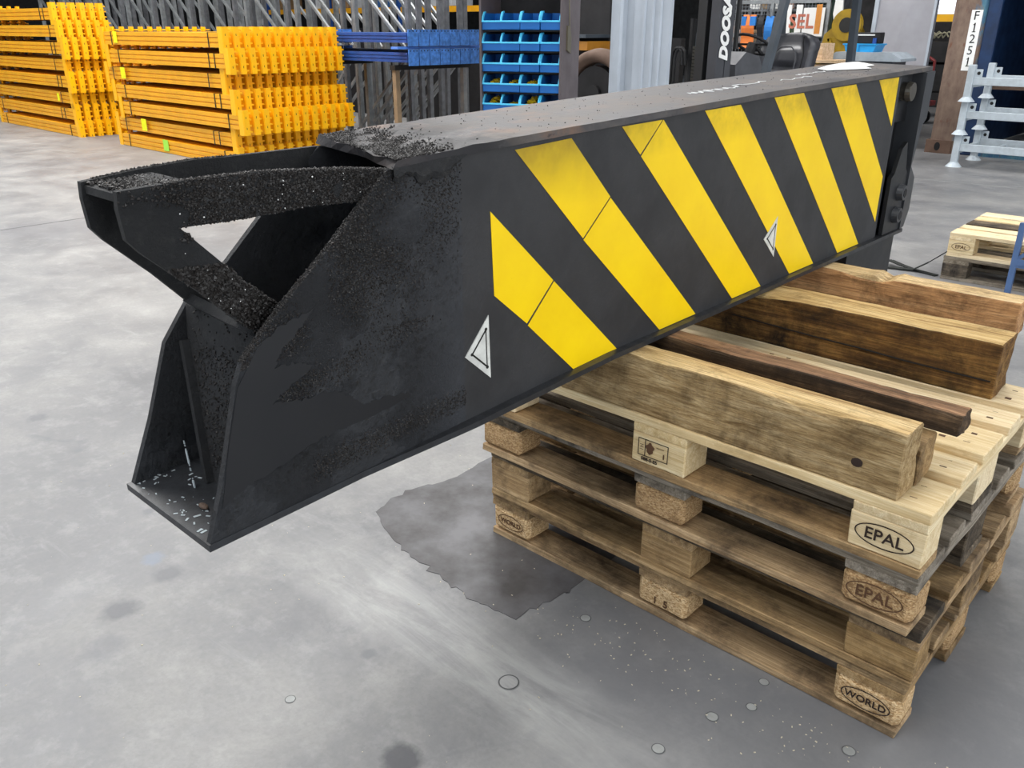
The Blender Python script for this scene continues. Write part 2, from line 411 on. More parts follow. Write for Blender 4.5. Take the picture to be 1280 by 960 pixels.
# round filled bore marks
M_plug = plain('pale_filler', '9a9c9a', .6, scale=20); M_plugr = plain('dark_filler_edge', '5b5c5e', .6)
for (x, y, r) in [(-.739, -.132, .013), (-1.054, -.817, .011), (-.321, -.209, .013), (-.271, -.123, .011), (-.288, -.031, .011), (-.358, -.367, .013), (-.058, -.097, .013), (-.726, -.438, .022)]:
    big = r > .02
    bm = BM(); bmesh.ops.create_cone(bm, cap_ends=True, segments=22, radius1=r, radius2=r * .97, depth=.0012, matrix=Matrix.Translation((x, y, .0006)))
    pl = struct('floor_plug', bm, M_plug if not big else M_floor, floor)
    bm = BM(); n = 26
    ra = [bm.verts.new((x + r * 1.13 * math.cos(i * 2 * PI / n), y + r * 1.13 * math.sin(i * 2 * PI / n), .0011)) for i in range(n)]
    rb = [bm.verts.new((x + r * .98 * math.cos(i * 2 * PI / n), y + r * .98 * math.sin(i * 2 * PI / n), .0014)) for i in range(n)]
    for i in range(n): bm.faces.new((ra[i], ra[(i + 1) % n], rb[(i + 1) % n], rb[i]))
    link('plug_edge', bm, M_plugr, pl)
# joints: thin sawn grooves read as dark lines
def joint(pts, wd, mat, name='floor_joint'):
    bm = BM()
    for (a, b) in zip(pts[:-1], pts[1:]):
        a = Vector((*a, .0007)); b = Vector((*b, .0007)); bar(bm, a, b, wd, .001)
    struct(name, bm, mat, floor)
joint([(-6.80, -6), (-6.80, 3.2)], .014, M_plugr)
joint([(-6.80, 7.2), (-2.7, 7.68), (2.0, 8.2)], .014, M_plug)
bm = BM(); box(bm, -32, 23.8, 0, 9, 24, 7.4); struct('wall_back', bm, M_wall)
bm = BM(); box(bm, -32, -9, 0, -31.8, 23.8, 7.4); struct('wall_left', bm, M_wall)
bm = BM(); box(bm, -32, -9, 7.4, 9, 24, 7.6); struct('ceiling', bm, M_ceil)
for i, (rx, ry) in enumerate(ROOF):
    bm = BM(); box(bm, rx - 1.7, ry - 2.6, 7.30, rx + 1.7, ry + 2.6, 7.38)
    o = link('window_%d' % (i + 1), bm, M_glow); o['kind'] = 'structure'
bm = BM(); rnd = random.Random(11)
for i in range(420):
    if i < 260: t = rnd.random(); x, y = -1.25 + 1.5 * t, rnd.gauss(-.12, .07) - .02
    else: x, y = rnd.uniform(-2.6, .5), rnd.uniform(-1.3, .9)
    if -1.25 < x < .03 and -.01 < y < .85: continue
    s = rnd.uniform(.0007, .0024); a = rnd.uniform(0, PI)
    box(bm, -s, -s * .5, 0, s, s * .5, s * .5, M=Matrix.Translation((x, y, .0005)) @ Matrix.Rotation(a, 4, 'Z'))
o = link('wood_chips', bm, plain('pale_wood_chips', 'd8cdb4', .8)); o['kind'] = 'stuff'
tag(o, 'tiny pale wood chips and grit scattered on the floor round the pallet stack', 'debris')

# ------------------------------------------------------------------ pallets
mesh_cache = {}
def part(name, key, build, mat, parent, loc, rotz=0):
    k = (key, mat.name)
    if k not in mesh_cache:
        bm = build(); bmesh.ops.recalc_face_normals(bm, faces=bm.faces[:]); me = bpy.data.meshes.new(name); bm.to_mesh(me); bm.free(); me.materials.append(mat); mesh_cache[k] = me
    o = bpy.data.objects.new(name, mesh_cache[k]); COL.objects.link(o); o.parent = parent; o.location = loc; o.rotation_euler = (0, 0, rotz)
    return o
DY = [(0, .145), (.186, .1), (.327, .145), (.514, .1), (.655, .145)]
def pallet(label, loc, rotz, mats, group='stacked pallets', front_chop=0.):
    """EUR size pallet; local origin = near right corner, x runs to -1.2, y to .8; mats: deck, stringer, bottom, blocks[9]"""
    t = thing('pallet', label, 'pallet', loc, rotz, group)
    rn = random.Random(label)
    for i, (y, wd) in enumerate(DY):
        m = mats['deck'][i]; c = front_chop if i == 0 else 0
        part('deck_board', ('d', wd, i, c), lambda: board_bm(1.2 - c, wd, .022, seed=i * 7 + 1), m, t, (-1.2 + c, y, .122))
    for i, x in enumerate((-1.2, -.6725, -.145)):
        part('stringer_board', ('s', i), lambda: board_bm(.8, .145, .022, seed=i + 40), mats['stringer'][i], t, (x + .145, 0, .1), PI / 2)
    for i, (y, wd) in enumerate(((0, .1), (.3275, .145), (.7, .1))):
        part('bottom_board', ('b', wd, i, front_chop if i == 0 else 0), lambda: board_bm(1.2 - (front_chop if i == 0 else 0), wd, .022, seed=i + 60, jit=.002), mats['bottom'][i], t, (-1.2 + (front_chop if i == 0 else 0), y, 0))
    k = 0
    for j, (y, wd) in enumerate(((0, .1), (.3275, .145), (.7, .1))):
        for i, x in enumerate((-1.2, -.6725, -.145)):
            m = mats['block'][k]; k += 1
            part('block', ('k', wd, (i + j) % 3, m.name), lambda: board_bm(.145, wd, .078, seed=i + j * 3, seg=2, jit=.0012, bev=.012 if 'chip' in m.name else .003), m, t, (x, y, .022))
    return t
N5 = lambda m: [m] * 5
P4 = pallet('bottom pallet of the near stack, orange-tan, WORLD stamped on its right corner block', (0, 0, 0), 0,
            dict(deck=[W_tan] * 5, stringer=[W_tan] * 3, bottom=[W_tan] * 3, block=[W_chip, W_chip, W_chip] + [W_chip2] * 6))
P3 = pallet('used tan pallet with plain timber blocks, second from the floor in the near stack', (.008, -.008, .144), .004,
            dict(deck=[W_gdark, W_tan, W_tan, W_tan, W_tan], stringer=[W_tan] * 3, bottom=[W_tan, W_tan, W_tan], block=[W_tan] * 9))
P2 = pallet('weathered grey-decked pallet with chipboard blocks, third from the floor in the near stack', (-.012, -.036, .288), -.006,
            dict(deck=[W_grey] * 5, stringer=[W_gdark, W_grey, W_grey], bottom=[W_tan, W_gdark, W_tan], block=[W_chip2] * 5 + [W_gdark] + [W_chip2] * 3))
P1 = pallet('top pallet of the near stack with fresh pale deck boards and EPAL stamp', (-.012, -.048, .432), 0,
            dict(deck=[W_new] * 5, stringer=[W_new] * 3, bottom=[W_tan, W_gdark, W_tan], block=[W_new] * 9), front_chop=.10)
# stamps on blocks (front faces look towards -y)
def stamp(par, cx, word, size, mat, a=.058, b=.026, z=.063, dy=-.0016, ring=True):
    if ring:
        bm = BM(); ellipse_ring(bm, (cx, dy, z), a, b, .0028, (1, 0, 0), (0, 0, 1))
        link('stamp_ring', bm, mat, par)
    return put_text(word, size, mat, (cx, dy - .0004, z - .001), (1, 0, 0), (0, 0, 1), par, 'stamp_lettering', bold=.0004)
stamp(P1, -.075, 'EPAL', .036, M_ink)
stamp(P2, -.075, 'EPAL', .036, M_ink2, dy=-.0022)
stamp(P4, -.072, 'WORLD', .0245, M_ink, a=.054, b=.024, dy=-.0022)
stamp(P4, -1.125, 'WORLD', .021, M_ink2, a=.05, b=.023, dy=-.0022)
stamp(P4, -.60, '1  5', .03, M_ink2, ring=False, z=.05, dy=-.0022)
bm = BM()
for (x0, z0, x1, z1) in ((-.655, .088, -.572, .0865), (-.655, .045, -.572, .0435), (-.655, .0435, -.6535, .088), (-.5735, .0435, -.572, .088), (-.636, .0435, -.6345, .088)):
    box(bm, x0, -.0022, min(z0, z1), x1, -.0012, max(z0, z1))
link('stamp_frame', bm, M_ink, P1)
bm = BM()
pts = [(-.622 + .011 * math.cos(a) * (1 + .25 * math.sin(5 * a)), -.0020, .067 + .014 * math.sin(a) * (1 + .15 * math.cos(4 * a))) for a in [i * 2 * PI / 20 for i in range(20)]]
prism(bm, pts, (0, .001, 0)); box(bm, -.585, -.0020, .052, -.582, -.001, .064); box(bm, -.604, -.002, .0745, -.584, -.001, .0755)
link('stamp_emblem', bm, M_ink2, P1)
put_text('088-0-85', .0125, M_ink, (-.622, -.0022, .036), (1, 0, 0), (0, 0, 1), P1, 'stamp_lettering', bold=.0003)
put_text('| |-|', .011, M_ink2, (-.6455, -.0022, .066), (0, 0, 1), (-1, 0, 0), P1, 'stamp_lettering')
# nail heads on fresh deck
bm = BM(); rn = random.Random(5)
for (y, wd) in DY:
    for x in (-.05, -.10, -.62, -.57, -1.1, -1.15):
        box(bm, x - .007, y + wd * rn.uniform(.25, .35), .1438, x + .007, y + wd * .3 + .004, .1446)
        box(bm, x - .006, y + wd * rn.uniform(.65, .75), .1438, x + .006, y + wd * .7 + .004, .1446)
link('nail_marks', bm, M_ink2, P1)

# timbers
def timber(name, label, x0, x1, y0, y1, z0, z1, mat, seed, notch=None, rough=.004, rotz=0, ends=None):
    L_, W_, H_ = x1 - x0, y1 - y0, z1 - z0
    bm = BM(); box(bm, 0, 0, 0, L_, W_, H_)
    es = [e for e in bm.edges if abs(e.verts[0].co.x - e.verts[1].co.x) > L_ * .5]
    bmesh.ops.subdivide_edges(bm, edges=es, cuts=34, use_grid_fill=True)
    es = [e for e in bm.edges if abs(e.verts[0].co.x - e.verts[1].co.x) < 1e-4]
    bmesh.ops.subdivide_edges(bm, edges=es, cuts=5, use_grid_fill=True)
    if ends:
        bm.normal_update()
        for f in bm.faces:
            if f.normal.z > .9: f.material_index = 1
    for v in bm.verts:
        if notch:
            a, b, dep = notch
            if a < v.co.x < b and v.co.z > H_ * .99: v.co.z -= dep
        p = v.co * 9 + Vector((seed, 0, 0)); n1 = mn.noise(Vector((p.x * .6, p.y, p.z))); n2 = mn.noise(p * 3.1)
        n3 = mn.noise(Vector((v.co.x * 2.2 + seed, v.co.y * 55, v.co.z * 55))); k = rough * (.7 * n1 + .4 * n2 + .7 * n3)
        onb = (v.co.z < 1e-4)
        if v.co.y < 1e-4 or v.co.y > W_ - 1e-4: v.co.y += k
        if v.co.z > H_ * .9: v.co.z += min(0, k) if not notch else k * .5
        if v.co.x < 1e-4 or v.co.x > L_ - 1e-4: v.co.x += 1.2 * k
    # knocked-off arris along the top near corner
    for v in bm.verts:
        if v.co.z > H_ * .97 and v.co.y < W_ * .05:
            c = max(0, mn.noise(Vector((v.co.x * 5 + seed, 3, 1)))); v.co.z -= c * .03 * min(1, H_ / .12); v.co.y += c * .012
    es = [e for e in bm.edges if len(e.link_faces) == 2 and e.calc_face_angle(0) > 1.1]
    bmesh.ops.bevel(bm, geom=es, offset=.0025, segments=1, affect='EDGES')
    o = link(name, bm, [mat, ends] if ends else mat); o.location = (x0, y0, z0); o.rotation_euler = (0, 0, rotz)
    return tag(o, label, 'timber')
timber('timber_beam', 'thick weathered timber with a dark knot along the front edge of the top pallet', -1.12, -.08, -.042, .036, .5765, .7175, W_beam, 1.3, ends=W_top)
timber('timber_beam', 'pale rough-sawn timber wedged right behind the thick front timber', -1.10, -.075, .041, .122, .5765, .670, W_tan, 5.1)
timber('timber_batten', 'slim brown squared batten with a blue-tinted end, lying between the thick timbers', -1.08, -.033, .118, .178, .671, .7175, W_dark, 8.2, ends=wood('reddish_batten_top', 'b48d6a', '8c6a4e', '54402f', .35, '3a2a22', grain=26, bmp=.6))
timber('timber_beam', 'thick dark oil-stained timber with a long split, behind the slim brown batten', -1.10, -.09, .607, .738, .5765, .7175, W_oil, 12.7, ends=W_top)
timber('timber_beam', 'orange-brown timber with a notched top edge, farthest back under the black beam', -1.25, -.148, 1.005, 1.10, .615, .7175, wood('orange_brown_timber', 'e0ad70', 'c08a50', '7d532c', .45, '2f2117', grain=24), 17.1, ends=W_top, notch=(.695, .752, .014))
for k in range(4):
    timber('timber_block', 'short squared timber, %s from below in the crib under the notched rear timber' % ORDI[k], -1.08, -.62, .99, 1.12, .1525 * k + .001, .1525 * k + .152, W_tan, 20 + k)['group'] = 'hidden crib timbers'
bm = BM(); bmesh.ops.create_icosphere(bm, subdivisions=2, radius=1)
for v in bm.verts: v.co = Vector((v.co.x * .012, v.co.y * .0008, v.co.z * .010))
knot_host = [o for o in bpy.data.objects if o.name == 'timber_beam'][0]
o = link('knot', bm, M_ink, knot_host); o.location = (.955, -.0015, .055)

hosts = {o['label'][:18]: o for o in bpy.data.objects if o.name.startswith('timber_b') and 'label' in o}
def split_line(host, pts, th=.0022):
    bm = BM()
    for (a_, b_) in zip(pts[:-1], pts[1:]): bar(bm, (a_[0], -.0035, a_[1]), (b_[0], -.0035, b_[1]), .006, th, (0, 1, 0)) if False else prism(bm, [(a_[0], -.0042, a_[1] - th / 2), (b_[0], -.0042, b_[1] - th / 2), (b_[0], -.0042, b_[1] + th / 2), (a_[0], -.0042, a_[1] + th / 2)], (0, .006, 0))
    link('split', bm, M_split, host)
M_split = plain('dark_split', '17110c', .9)
for key, pts in (('thick dark oil-sta', [(.30, .062), (.42, .058), (.55, .054), (.68, .052), (.80, .047), (.92, .046), (1.0, .046)]), ('thick weathered ti', [(.05, .118), (.2, .112), (.33, .116)])):
    split_line(hosts[key], pts)

# ------------------------------------------------------------------ the black beam
XN, XF, TH = -.733, -1.008, .012
ZT = [(-.75, 1.204), (-.57, 1.212), (-.29, 1.223), (.07, 1.234), (.54, 1.250), (1.40, 1.270), (1.80, 1.280)]
ZB = [(-1.093, .682), (-.843, .690), (-.54, .703), (-.1, .719), (.6, .7195), (1.8, .722)]
beam = thing('steel_jib_beam', 'long black steel box beam with yellow hazard stripes resting on the timbers', 'steel beam', (-.87, 0, .719))
BO = Vector(beam.location)
def bpart(name, bm, mat, parent=None, smooth=False, kind=None):
    """world-space mesh -> child of the beam"""
    for v in bm.verts: v.co -= BO
    o = link(name, bm, mat, parent or beam, smooth, kind); return o
# shader coordinates on the beam use world-like values: shift materials' object coords by the base
def shift_mat(m):
    for n in m.node_tree.nodes:
        if n.type == 'MAPPING':
            sc_ = n.inputs['Scale'].default_value
            n.inputs['Location'].default_value = (BO.x * sc_[0], BO.y * sc_[1], BO.z * sc_[2])
for m_ in (M_side, M_top, M_yel): shift_mat(m_)
front = [(-1.090, .6935), (-1.062, .77), (-1.041, .838), (-1.014, .933), (-1.0, .962), (-.978, .983), (-.929, 1.027), (-.851, 1.087), (-.761, 1.163), (-.712, 1.206)]
def side_poly():
    p = list(front)
    for y in (-.57, -.29, .07, .54, 1.0, 1.46): p.append((y, interp(ZT, y)))
    for y in (1.46, .6, -.1, -.54, -.843): p.append((y, interp(ZB, y) + .010))
    return p
def plate_yz(poly, x, th, jitter=0, seed=0):
    bm = BM(); prism(bm, [(x, y, z) for y, z in poly], (th, 0, 0))
    return bm
def soften(bm, off=.003):
    es = [e for e in bm.edges if len(e.link_faces) == 2 and e.calc_face_angle(0) > 1.]
    bmesh.ops.bevel(bm, geom=es, offset=off, segments=1, affect='EDGES'); return bm
bpart('side_plate', soften(plate_yz(side_poly(), XN - TH, TH), .002), M_side)
far_front = [(-1.085, .6935), (-1.038, .80), (-.992, .925), (-.940, .990), (-.861, 1.04), (-.781, 1.112), (-.70, 1.175), (-.655, 1.213)]
bpart('side_plate', soften(plate_yz(far_front + side_poly()[len(front):], XF, TH), .002), M_side)
# top plate: subdivided, ragged front edge
bm = BM(); ny, nx = 60, 10; rn = random.Random(2); grid = []
for lvl in (0, 1):
    rows = []
    for j in range(ny + 1):
        row = []
        for i in range(nx + 1):
            s = i / nx; yf = -.702 + (.062) * s
            y = yf + (1.735 - yf) * (j / ny) ** 1.15
            x = -.727 - .289 * s
            z = interp(ZT, y) + .008 * s + .014 * (1 - lvl)
            if j == 0: y += rn.uniform(-.007, .007)
            if lvl == 0 and y < -.35:
                kk = min(1, (-.35 - y) / .2); z += kk * .006 * (mn.noise(Vector((x * 30, y * 30, 0))) + .5 * mn.noise(Vector((x * 90, y * 90, 3))))
            if i == 0: x += .0025 * mn.noise(Vector((0, y * 14, 0)))
            row.append(bm.verts.new((x, y, z)))
        rows.append(row)
    grid.append(rows)
T, Bt = grid
for j in range(ny):
    for i in range(nx):
        bm.faces.new((T[j][i], T[j][i + 1], T[j + 1][i + 1], T[j + 1][i])); bm.faces.new((Bt[j][i], Bt[j + 1][i], Bt[j + 1][i + 1], Bt[j][i + 1]))
for j in range(ny):
    for i in (0, nx): bm.faces.new((T[j][i], T[j + 1][i], Bt[j + 1][i], Bt[j][i]))
for i in range(nx):
    for j in (0, ny): bm.faces.new((T[j][i], T[j][i + 1], Bt[j][i + 1], Bt[j][i]))
top_plate = bpart('top_plate', bm, M_top)
# torn lip of the top plate curling over the side near its front corner
bm = BM(); rn = random.Random(4); cols_ = []
for k in range(26):
    y = -.705 + .0065 * k; zt = interp(ZT, y)
    dp = .012 + .012 * max(0, mn.noise(Vector((k * .35, 0, 0))) + .4) + (.012 if 7 < k < 20 else 0)
    dp *= min(1, (25 - k) / 5)
    cols_.append([(XN + .0005, y, zt + .004), (XN + .0065, y, zt + .002), (XN + .008 + .002 * mn.noise(Vector((k, 1, 0))), y, zt - dp * .6), (XN + .0035, y, zt - dp), (XN + .0003, y, zt - dp + .002)])
vs_ = [[bm.verts.new(p) for p in c] for c in cols_]
for a_, b_ in zip(vs_[:-1], vs_[1:]):
    for q_ in range(4): bm.faces.new((a_[q_], a_[q_ + 1], b_[q_ + 1], b_[q_]))
bpart('torn_edge', bm, M_tar)
# fresh dark paint brushed on the nose, ragged outline
PATCH = [(-.972, .981), (-.932, 1.001), (-.871, 1.016), (-.898, .99), (-.937, .962), (-.947, .939), (-.908, .938), (-.876, .925), (-.938, .896), (-.96, .883), (-.911, .874), (-.858, .874), (-.828, .861), (-.789, .827), (-.755, .827), (-.692, .819), (-.689, .807), (-.817, .8), (-.882, .796), (-.929, .782), (-.989, .77), (-1.032, .76), (-1.063, .745), (-1.040, .838), (-1.013, .926)]
lp = []
for (a_, b_) in zip(PATCH, PATCH[1:] + PATCH[:1]):
    for k in range(8):
        t = k / 8; g = 0 if a_[0] < -1.0 else .006
        lp.append((XN + .0002, a_[0] + (b_[0] - a_[0]) * t + rn.uniform(-g, g) * .5, a_[1] + (b_[1] - a_[1]) * t + rn.uniform(-g, g) * .5))
bm = BM(); prism(bm, lp, (.0005, 0, 0)); bpart('fresh_paint_patch', bm, plain('fresh_black_paint', '15161a', .42, var=.2, scale=12))
# bottom plate with protruding flange
def flange(y): return XN + .0015 + (0 if y < -.80 else min(.019, (y + .80) * .075))
ys = [-1.093, -.9, -.8, -.7, -.6, -.54, -.5, -.3, -.1, .3, .7, 1.1, 1.5, 1.68, 1.71, 1.72]
bm = BM(); rn = random.Random(8)
ring = [(flange(y) if y < 1.7 else XN - .02, y) for y in ys] + [(XF - (.019 if y > -.5 else 0), y) for y in ys[::-1]]
a = [bm.verts.new((x, y, interp(ZB, y))) for x, y in ring]; b = [bm.verts.new((x, y, interp(ZB, y) + .012)) for x, y in ring]
n = len(ys)
for k in range(n - 1):
    i, j = k, 2 * n - 1 - k
    bm.faces.new((a[i], a[j], a[j - 1], a[i + 1])); bm.faces.new((b[i], b[i + 1], b[j - 1], b[j]))
for i in range(len(ring)):
    j = (i + 1) % len(ring); bm.faces.new((a[i], a[j], b[j], b[i]))
M_flange = plain('scuffed_flange_steel', '34363a', .4, .2, .4, 40, bmp=.2, c2=[.022, .023, .026])
bpart('bottom_plate', bm, M_flange)
# arms of the nose
def armx(y, a, b): return a + (b - a) * (-.70 - y) / .405
def arm_plate(a, b, th, polys):
    bm = BM()
    for poly in polys:
        prism(bm, [(armx(y, a, b), y, z) for y, z in poly], (th, 0, 0))
    return bm
UP = [(-.700, 1.205), (-.78, 1.214), (-.86, 1.219), (-.921, 1.222), (-1.02, 1.220), (-1.109, 1.214), (-1.1105, 1.19), (-1.107, 1.149), (-1.036, 1.157), (-.94, 1.158), (-.84, 1.164), (-.755, 1.161), (-.72, 1.19)]
LO = [(-1.107, 1.149), (-1.09, 1.128), (-1.022, 1.062), (-.951, .985), (-.935, .955), (-.900, .985), (-.905, 1.018), (-.96, 1.072), (-1.036, 1.157)]
bpart('near_arm', arm_plate(XN - .004, -.80, -.012, [UP, LO]), M_tar)
UPF = [(-.625, 1.212), (-.66, 1.214)] + UP[2:-1] + [(-.70, 1.165), (-.625, 1.175)]
bpart('far_arm', arm_plate(XF + .004, -.925, .012, [UPF, LO]), M_tar)
bm = BM()   # plate closing the tip on top, and the neck plate
prism(bm, [(-.808, -1.105, 1.198), (-.918, -1.105, 1.198), (-.945, -1.0, 1.203), (-.79, -1.0, 1.203)], (0, 0, .011)); bpart('tip_plate', bm, M_tar)
bm = BM(); prism(bm, [(-.782, -.975, .998), (-.945, -.975, 1.006), (-.985, -.925, .965), (-.748, -.925, .955)], (0, .012, .012)); bpart('neck_plate', bm, M_tar)
# web across the nose, with a slanted free edge
bm = BM(); prism(bm, [(-.745, -.948, .975), (-.994, -.948, .985), (-.990, -.955, .93), (-.905, -.990, .694), (-.745, -.990, .694)], (0, .012, 0)); bpart('web_plate', bm, M_tar)
bm = BM(); bar(bm, (-.987, -.962, .925), (-.905, -.995, .696), .012, .016, (0, 1, 0)); bpart('gusset', bm, M_tar)
bm = BM(); box(bm, -.996, -.36, .72, -.745, -.35, 1.20); bpart('inner_bulkhead', bm, M_black)
# paint scraped to bare metal on the nose floor
M_scrape = plain('scraped_paint', 'c9d3d8', .4, .2)
bm = BM(); rn = random.Random(9)
for i in range(55):
    x = rn.uniform(-.995, -.75); y = rn.uniform(-1.085, -1.0); s = rn.uniform(.0008, .004) * (1.8 if -.84 < x < -.77 and y < -1.06 else 1)
    box(bm, -s, -s * .4, 0, s, s * .4, .0006, M=Matrix.Translation((x, y, interp(ZB, y) + .0122)) @ Matrix.Rotation(rn.uniform(0, PI), 4, 'Z'))
for i in range(26):
    t = rn.uniform(.66, 1); x = -.987 + .082 * t; y = -.985 - .02 * t; z = .925 - .229 * t
    s = rn.uniform(.001, .0035); box(bm, x - s, y - .0185, z - s, x + s * .6, y - .017, z + s)
bpart('bare_scrapes', bm, M_scrape, kind='stuff')
bm = BM(); bmesh.ops.create_icosphere(bm, subdivisions=2, radius=1)
for v in bm.verts: v.co = Vector((-.835 + v.co.x * .012, -1.045 + v.co.y * .006, interp(ZB, -1.045) + .016 + v.co.z * .004 * (1 + .4 * mn.noise(v.co * 3))))
bpart('rust_flake', bm, plain('rust_flake_brown', '5e4c40', .8, bmp=.4, scale=40))
# tar crumbs: thousands of small lumps on arms, nose edges and top plate
def lump(bm, p, s, rn):
    q = Matrix.Rotation(rn.uniform(0, 6), 3, (rn.random(), rn.random(), rn.random() + .1))
    pts = [(1, 0, 0), (-1, 0, 0), (0, 1, 0), (0, -1, 0), (0, 0, 1), (0, 0, -1)]
    vs = [bm.verts.new(Vector(p) + q @ (Vector(c) * s * rn.uniform(.6, 1.25))) for c in pts]
    for f in ((0, 2, 4), (2, 1, 4), (1, 3, 4), (3, 0, 4), (2, 0, 5), (1, 2, 5), (3, 1, 5), (0, 3, 5)): bm.faces.new([vs[i] for i in f])
def inside(poly, y, z):
    c = False; j = len(poly) - 1
    for i in range(len(poly)):
        (y0, z0), (y1, z1) = poly[i], poly[j]
        if (z0 > z) != (z1 > z) and y < (y1 - y0) * (z - z0) / (z1 - z0) + y0: c = not c
        j = i
    return c
UPT = sorted([(p[0], p[1]) for p in UP[:6]])
rn = random.Random(21); bm = BM(); n = 0
while n < 7000:
    y = rn.uniform(-1.11, -.69); z = rn.uniform(.95, 1.225)
    up_ = inside(UP, y, z); lo_ = inside(LO, y, z)
    if not (up_ or lo_): continue
    dens = .15 + .85 * max(0, min(1, (y + 1.07) / .12)) if up_ else (.25 if z > 1.1 else 1)
    if mn.noise(Vector((y * 22, z * 22, 5))) + .55 < 1 - dens: continue
    if rn.random() > dens + .08: continue
    lump(bm, (armx(y, XN - .004, -.80) + .0004, y, z), rn.uniform(.0010, .0034) * (1.25 if lo_ else .9), rn); n += 1
sp = side_poly(); m_ = 0
while m_ < 11000:
    y = rn.uniform(-1.03, -.55); z = rn.uniform(.72, 1.205)
    if not inside(sp, y, z): continue
    d = min(math.hypot(y - a_, z - b_) for a_, b_ in front[4:])
    pr = max(0, 1 - d / .24) ** 1.3 if z > .95 else max(0, .7 - abs(z - (.90 + .25 * (y + .9))) / .06) * max(0, min(1, (y + .98) / .06))
    pr *= max(0, min(1, .5 + 1.4 * mn.noise(Vector((y * 11, z * 11, 2)))))
    if z < .80 and y > -.9: pr = max(0, .8 - abs(z - (.745 + .06 * (y + .9))) / .035) * .7
    if rn.random() > pr: continue
    if inside(PATCH, y, z): continue
    lump(bm, (XN - .0002, y, z), rn.uniform(.0008, .0024), rn); m_ += 1
k = 0
while k < 1500:   # on web and tip
    x = rn.uniform(-.98, -.75); z = rn.uniform(.72, .98)
    t = (z - .694) / .29; y = -.990 + .042 * t
    if x < -.905 - .085 * t or (z > .93 and rn.random() < .8): continue
    lump(bm, (x, y - .0005, z), rn.uniform(.001, .0028), rn); k += 1
for k in range(700):
    x = rn.uniform(-.94, -.80); y = rn.uniform(-1.10, -1.0); lump(bm, (x, y, 1.2115), rn.uniform(.001, .0045), rn)
for k in range(700):
    y = rn.uniform(-1.09, -.70); lump(bm, (armx(y, XF + .004, -.925) + .006, y, interp(UPT, y)), rn.uniform(.001, .0035), rn)
for k in range(900):
    y = rn.uniform(-1.05, -.70); lump(bm, (armx(y, XN - .004, -.80) - .006 + rn.uniform(-.005, .005), y, interp(sorted([(p[0], p[1]) for p in UP[:6]]), y)), rn.uniform(.001, .003), rn)
for k in range(1500):   # along the free edge of the near plate
    j = rn.randrange(4, len(front) - 1); t = rn.random(); a_, b_ = front[j], front[j + 1]
    lump(bm, (XN - rn.uniform(0, .012), a_[0] + (b_[0] - a_[0]) * t, a_[1] + (b_[1] - a_[1]) * t), rn.uniform(.0008, .0026), rn)
for k in range(900):    # caked where the lower arm meets the plate
    y = rn.gauss(-.925, .022); z = rn.gauss(.995, .022)
    if not inside(LO, y, z): continue
    lump(bm, (armx(y, XN - .004, -.80) + rn.uniform(0, .010), y, z), rn.uniform(.0015, .0045), rn)
for k in range(4500):
    s = rn.random(); y = -.70 + .062 * s + abs(rn.gauss(0, .055)); x = -.727 - .289 * s
    lump(bm, (x, y, interp(ZT, y) + .008 * s + .0145), rn.uniform(.0006, .0030), rn)
for k in range(220):
    s = rn.random(); y = rn.uniform(-.4, 1.5); lump(bm, (-.735 - .27 * s, y, interp(ZT, y) + .008 * s + .0145), rn.uniform(.0006, .002), rn)
bpart('tar_crust', bm, M_crust, kind='stuff')
bm = BM()
for k in range(60):
    y = rn.uniform(-1.08, -.70); z = rn.uniform(.97, 1.21)
    if inside(UP, y, z) or inside(LO, y, z): lump(bm, (armx(y, XN - .004, -.80) + .003, y, z), rn.uniform(.0006, .0016), rn)
bpart('white_specks', bm, M_white, kind='stuff')
# hazard stripes: vinyl strips stuck on the side
def decal(name, poly, mat, off=.0008, parent=None, label=None):
    bm = BM(); prism(bm, [(XN + .0002, y, z) for y, z in poly], (off, 0, 0)); o = bpart(name, bm, mat, parent)
    if label: o['label'] = label
    return o
STR = [([(-.484, 1.107), (-.34, .978), (-.377 + .035, .93), (-.385, .865), (-.472, .947)], None)]
def cut(p, q, g=.0025): return p, q
decal('hazard_stripe', [(-.481, 1.107), (-.300, .942), (-.379, .869), (-.472, .947)], M_yel)
decal('hazard_stripe', [(-.297, .939), (-.057, .722), (-.216, .718), (-.376, .864)], M_yel)
decal('hazard_stripe', [(-.416, 1.209), (-.254, 1.216), (-.119, 1.086), (-.207, 1.012)], M_yel)
decal('hazard_stripe', [(-.117, 1.083), (.275, .7335), (.109, .7325), (-.205, 1.008)], M_yel)
decal('hazard_stripe', [(-.089, 1.225), (.060, 1.2285), (-.017, 1.162)], M_yel)
decal('hazard_stripe', [(.064, 1.2285), (.625, .7335), (.462, .733), (-.014, 1.158)], M_yel)
decal('hazard_stripe', [(.236, 1.2365), (.402, 1.2405), (.968, .7345), (.804, .734)], M_yel)
decal('hazard_stripe', [(.577, 1.248), (.746, 1.2515), (1.32, .7355), (1.149, .735)], M_yel)
decal('hazard_stripe', [(.922, 1.255), (1.096, 1.259), (1.444, .948), (1.444, .792)], M_yel)
decal('hazard_stripe', [(1.274, 1.264), (1.442, 1.267), (1.446, 1.113)], M_yel)
